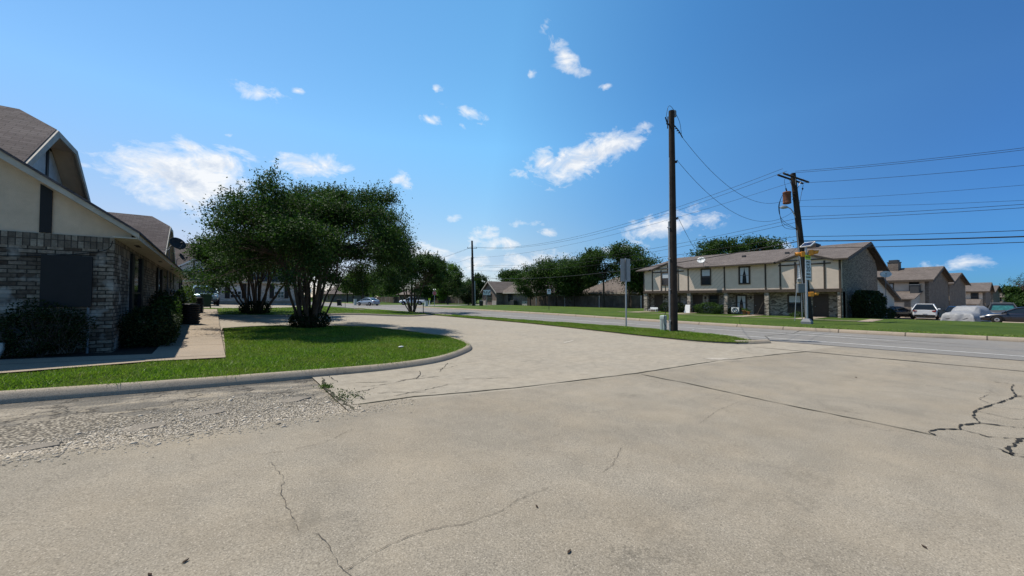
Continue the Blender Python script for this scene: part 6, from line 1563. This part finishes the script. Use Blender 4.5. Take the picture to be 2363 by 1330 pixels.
def wnoise(scale, det, off=(0, 0, 0), rough=.6, dist=0.0):
    m_ = N('ShaderNodeMapping'); m_.inputs['Location'].default_value = off; m_.inputs['Scale'].default_value = (1, 1, 1.7); nt.links.new(tc, m_.inputs[0])
    n_ = N('ShaderNodeTexNoise'); n_.inputs['Scale'].default_value = scale; n_.inputs['Detail'].default_value = det; n_.inputs['Roughness'].default_value = rough; n_.inputs['Distortion'].default_value = dist
    nt.links.new(m_.outputs[0], n_.inputs['Vector']); return n_.outputs['Fac']
n1 = wnoise(15, 12, (0, 0, 0), .64, .5); n2 = wnoise(15, 12, (-.006*-1, .010, .024), .64, .5); nf_ = wnoise(46, 6, (3, 1, 2), .65)
dens = MT('ADD', MT('MULTIPLY', acc, 1.55), MT('MULTIPLY', MT('SUBTRACT', n1, .5), 3.0))
dens = MT('ADD', dens, MT('MULTIPLY', MT('SUBTRACT', nf_, .5), .55))
gate = MT('MULTIPLY', acc, 7.0, True)
al = MT('MULTIPLY', MT('MULTIPLY', MT('SUBTRACT', dens, .36), 1.2, True), gate)
# lit tops: where the density falls toward the sun the cloud is white, otherwise greyer
lit = MT('ADD', MT('MULTIPLY', MT('SUBTRACT', n1, n2), 4.2), .6, True)
thick = MT('MULTIPLY', MT('SUBTRACT', dens, .62), 1.0, True)
sh = MT('SUBTRACT', 1.0, MT('MULTIPLY', thick, MT('SUBTRACT', 1.0, lit)), True)
cm = N('ShaderNodeMix', data_type='RGBA'); nt.links.new(sh, cm.inputs[0]); cm.inputs[6].default_value = (*CLOUD_LO, 1); cm.inputs[7].default_value = (*CLOUD_HI, 1)
hs = N('ShaderNodeHueSaturation'); hs.inputs['Saturation'].default_value = SKY_SAT; hs.inputs['Value'].default_value = SKY_VAL; nt.links.new(sky.outputs[0], hs.inputs['Color'])
dt = N('ShaderNodeVectorMath', operation='DOT_PRODUCT'); nt.links.new(tc, dt.inputs[0]); dt.inputs[1].default_value = (-.83, .53, .15)
rp = N('ShaderNodeValToRGB'); cr = rp.color_ramp
for q in range(len(SKY_TINT)-2): cr.elements.new(.5)
for el, (s_, c_) in zip(cr.elements, SKY_TINT): el.position = (s_+1)/2; el.color = (*[v/2 for v in c_], 1)
nt.links.new(MT('MULTIPLY', MT('ADD', dt.outputs['Value'], 1.0), .5), rp.inputs['Fac'])
sep = N('ShaderNodeSeparateXYZ'); nt.links.new(tc, sep.inputs[0])
wr = MT('MULTIPLY', MT('SUBTRACT', -.15, dt.outputs['Value']), 1.6, True)
wh = MT('MULTIPLY', MT('SUBTRACT', .37, sep.outputs[2]), 3.7, True)
def hmix(c):
    h_ = N('ShaderNodeMix', data_type='RGBA'); nt.links.new(wh, h_.inputs[0]); h_.inputs[6].default_value = (2, 2, 2, 1); h_.inputs[7].default_value = (*[2*v for v in c], 1); return h_
hA_, hB_ = hmix((.62, .50, .58)), hmix(HOR_TINT)
hz = N('ShaderNodeMix', data_type='RGBA'); nt.links.new(wr, hz.inputs[0]); nt.links.new(hA_.outputs[2], hz.inputs[6]); nt.links.new(hB_.outputs[2], hz.inputs[7])
wl = MT('MULTIPLY', MT('SUBTRACT', .13, sep.outputs[2]), 8.0, True)
hl = N('ShaderNodeMix', data_type='RGBA'); nt.links.new(wl, hl.inputs[0]); nt.links.new(hz.outputs[2], hl.inputs[6]); hl2 = N('ShaderNodeMix', data_type='RGBA', blend_type='MULTIPLY'); hl2.inputs[0].default_value = 1.0; nt.links.new(hz.outputs[2], hl2.inputs[6]); hl2.inputs[7].default_value = (.56, .74, 1.05, 1); nt.links.new(hl2.outputs[2], hl.inputs[7])
wz = MT('MULTIPLY', MT('SUBTRACT', sep.outputs[2], .64), 4.5, True)
zn = N('ShaderNodeMix', data_type='RGBA'); nt.links.new(wz, zn.inputs[0]); nt.links.new(hl.outputs[2], zn.inputs[6]); zn.inputs[7].default_value = (*[2*v for v in ZEN_TINT], 1)
m1 = N('ShaderNodeMix', data_type='RGBA', blend_type='MULTIPLY'); m1.inputs[0].default_value = 1.0; nt.links.new(rp.outputs['Color'], m1.inputs[6]); nt.links.new(zn.outputs[2], m1.inputs[7])
sc2 = N('ShaderNodeMix', data_type='RGBA', blend_type='MULTIPLY'); sc2.inputs[0].default_value = 1.0; nt.links.new(hs.outputs[0], sc2.inputs[6]); nt.links.new(m1.outputs[2], sc2.inputs[7])
fm = N('ShaderNodeMix', data_type='RGBA'); nt.links.new(MT('MULTIPLY', al, .9), fm.inputs[0]); nt.links.new(sc2.outputs[2], fm.inputs[6]); nt.links.new(cm.outputs[2], fm.inputs[7])
nt.links.new(fm.outputs[2], bg.inputs['Color'])

sd = bpy.data.lights.new('sun', 'SUN'); sd.energy = SUN_E; sd.angle = R(.53); sd.color = (1.0, .94, .84)
so = bpy.data.objects.new('sun', sd); COL.objects.link(so)
sv = Vector((sun_h.x*math.cos(SUN_EL), sun_h.y*math.cos(SUN_EL), math.sin(SUN_EL)))
so.rotation_euler = (-sv).to_track_quat('-Z', 'Y').to_euler(); so.location = (0, 0, 60)

cd = bpy.data.cameras.new('camera'); cam = bpy.data.objects.new('camera', cd); COL.objects.link(cam)
cd.sensor_width = 36; cd.lens = 36*870/2363; cd.clip_end = 8000; cd.clip_start = .05
cam.location = (0, 0, 1.75); cam.rotation_euler = (R(90)+CAM_P, 0, -CAM_T)
sc.camera = cam
vs_ = sc.view_settings; vs_.view_transform = 'Standard'; vs_.look = 'None'; vs_.exposure = EXPO; vs_.gamma = 1.0; vs_.use_curve_mapping = False
sc.render.engine = 'CYCLES'; sc.cycles.max_bounces = 6; sc.cycles.diffuse_bounces = 3; sc.cycles.transparent_max_bounces = 8
sc.cycles.use_denoising = True
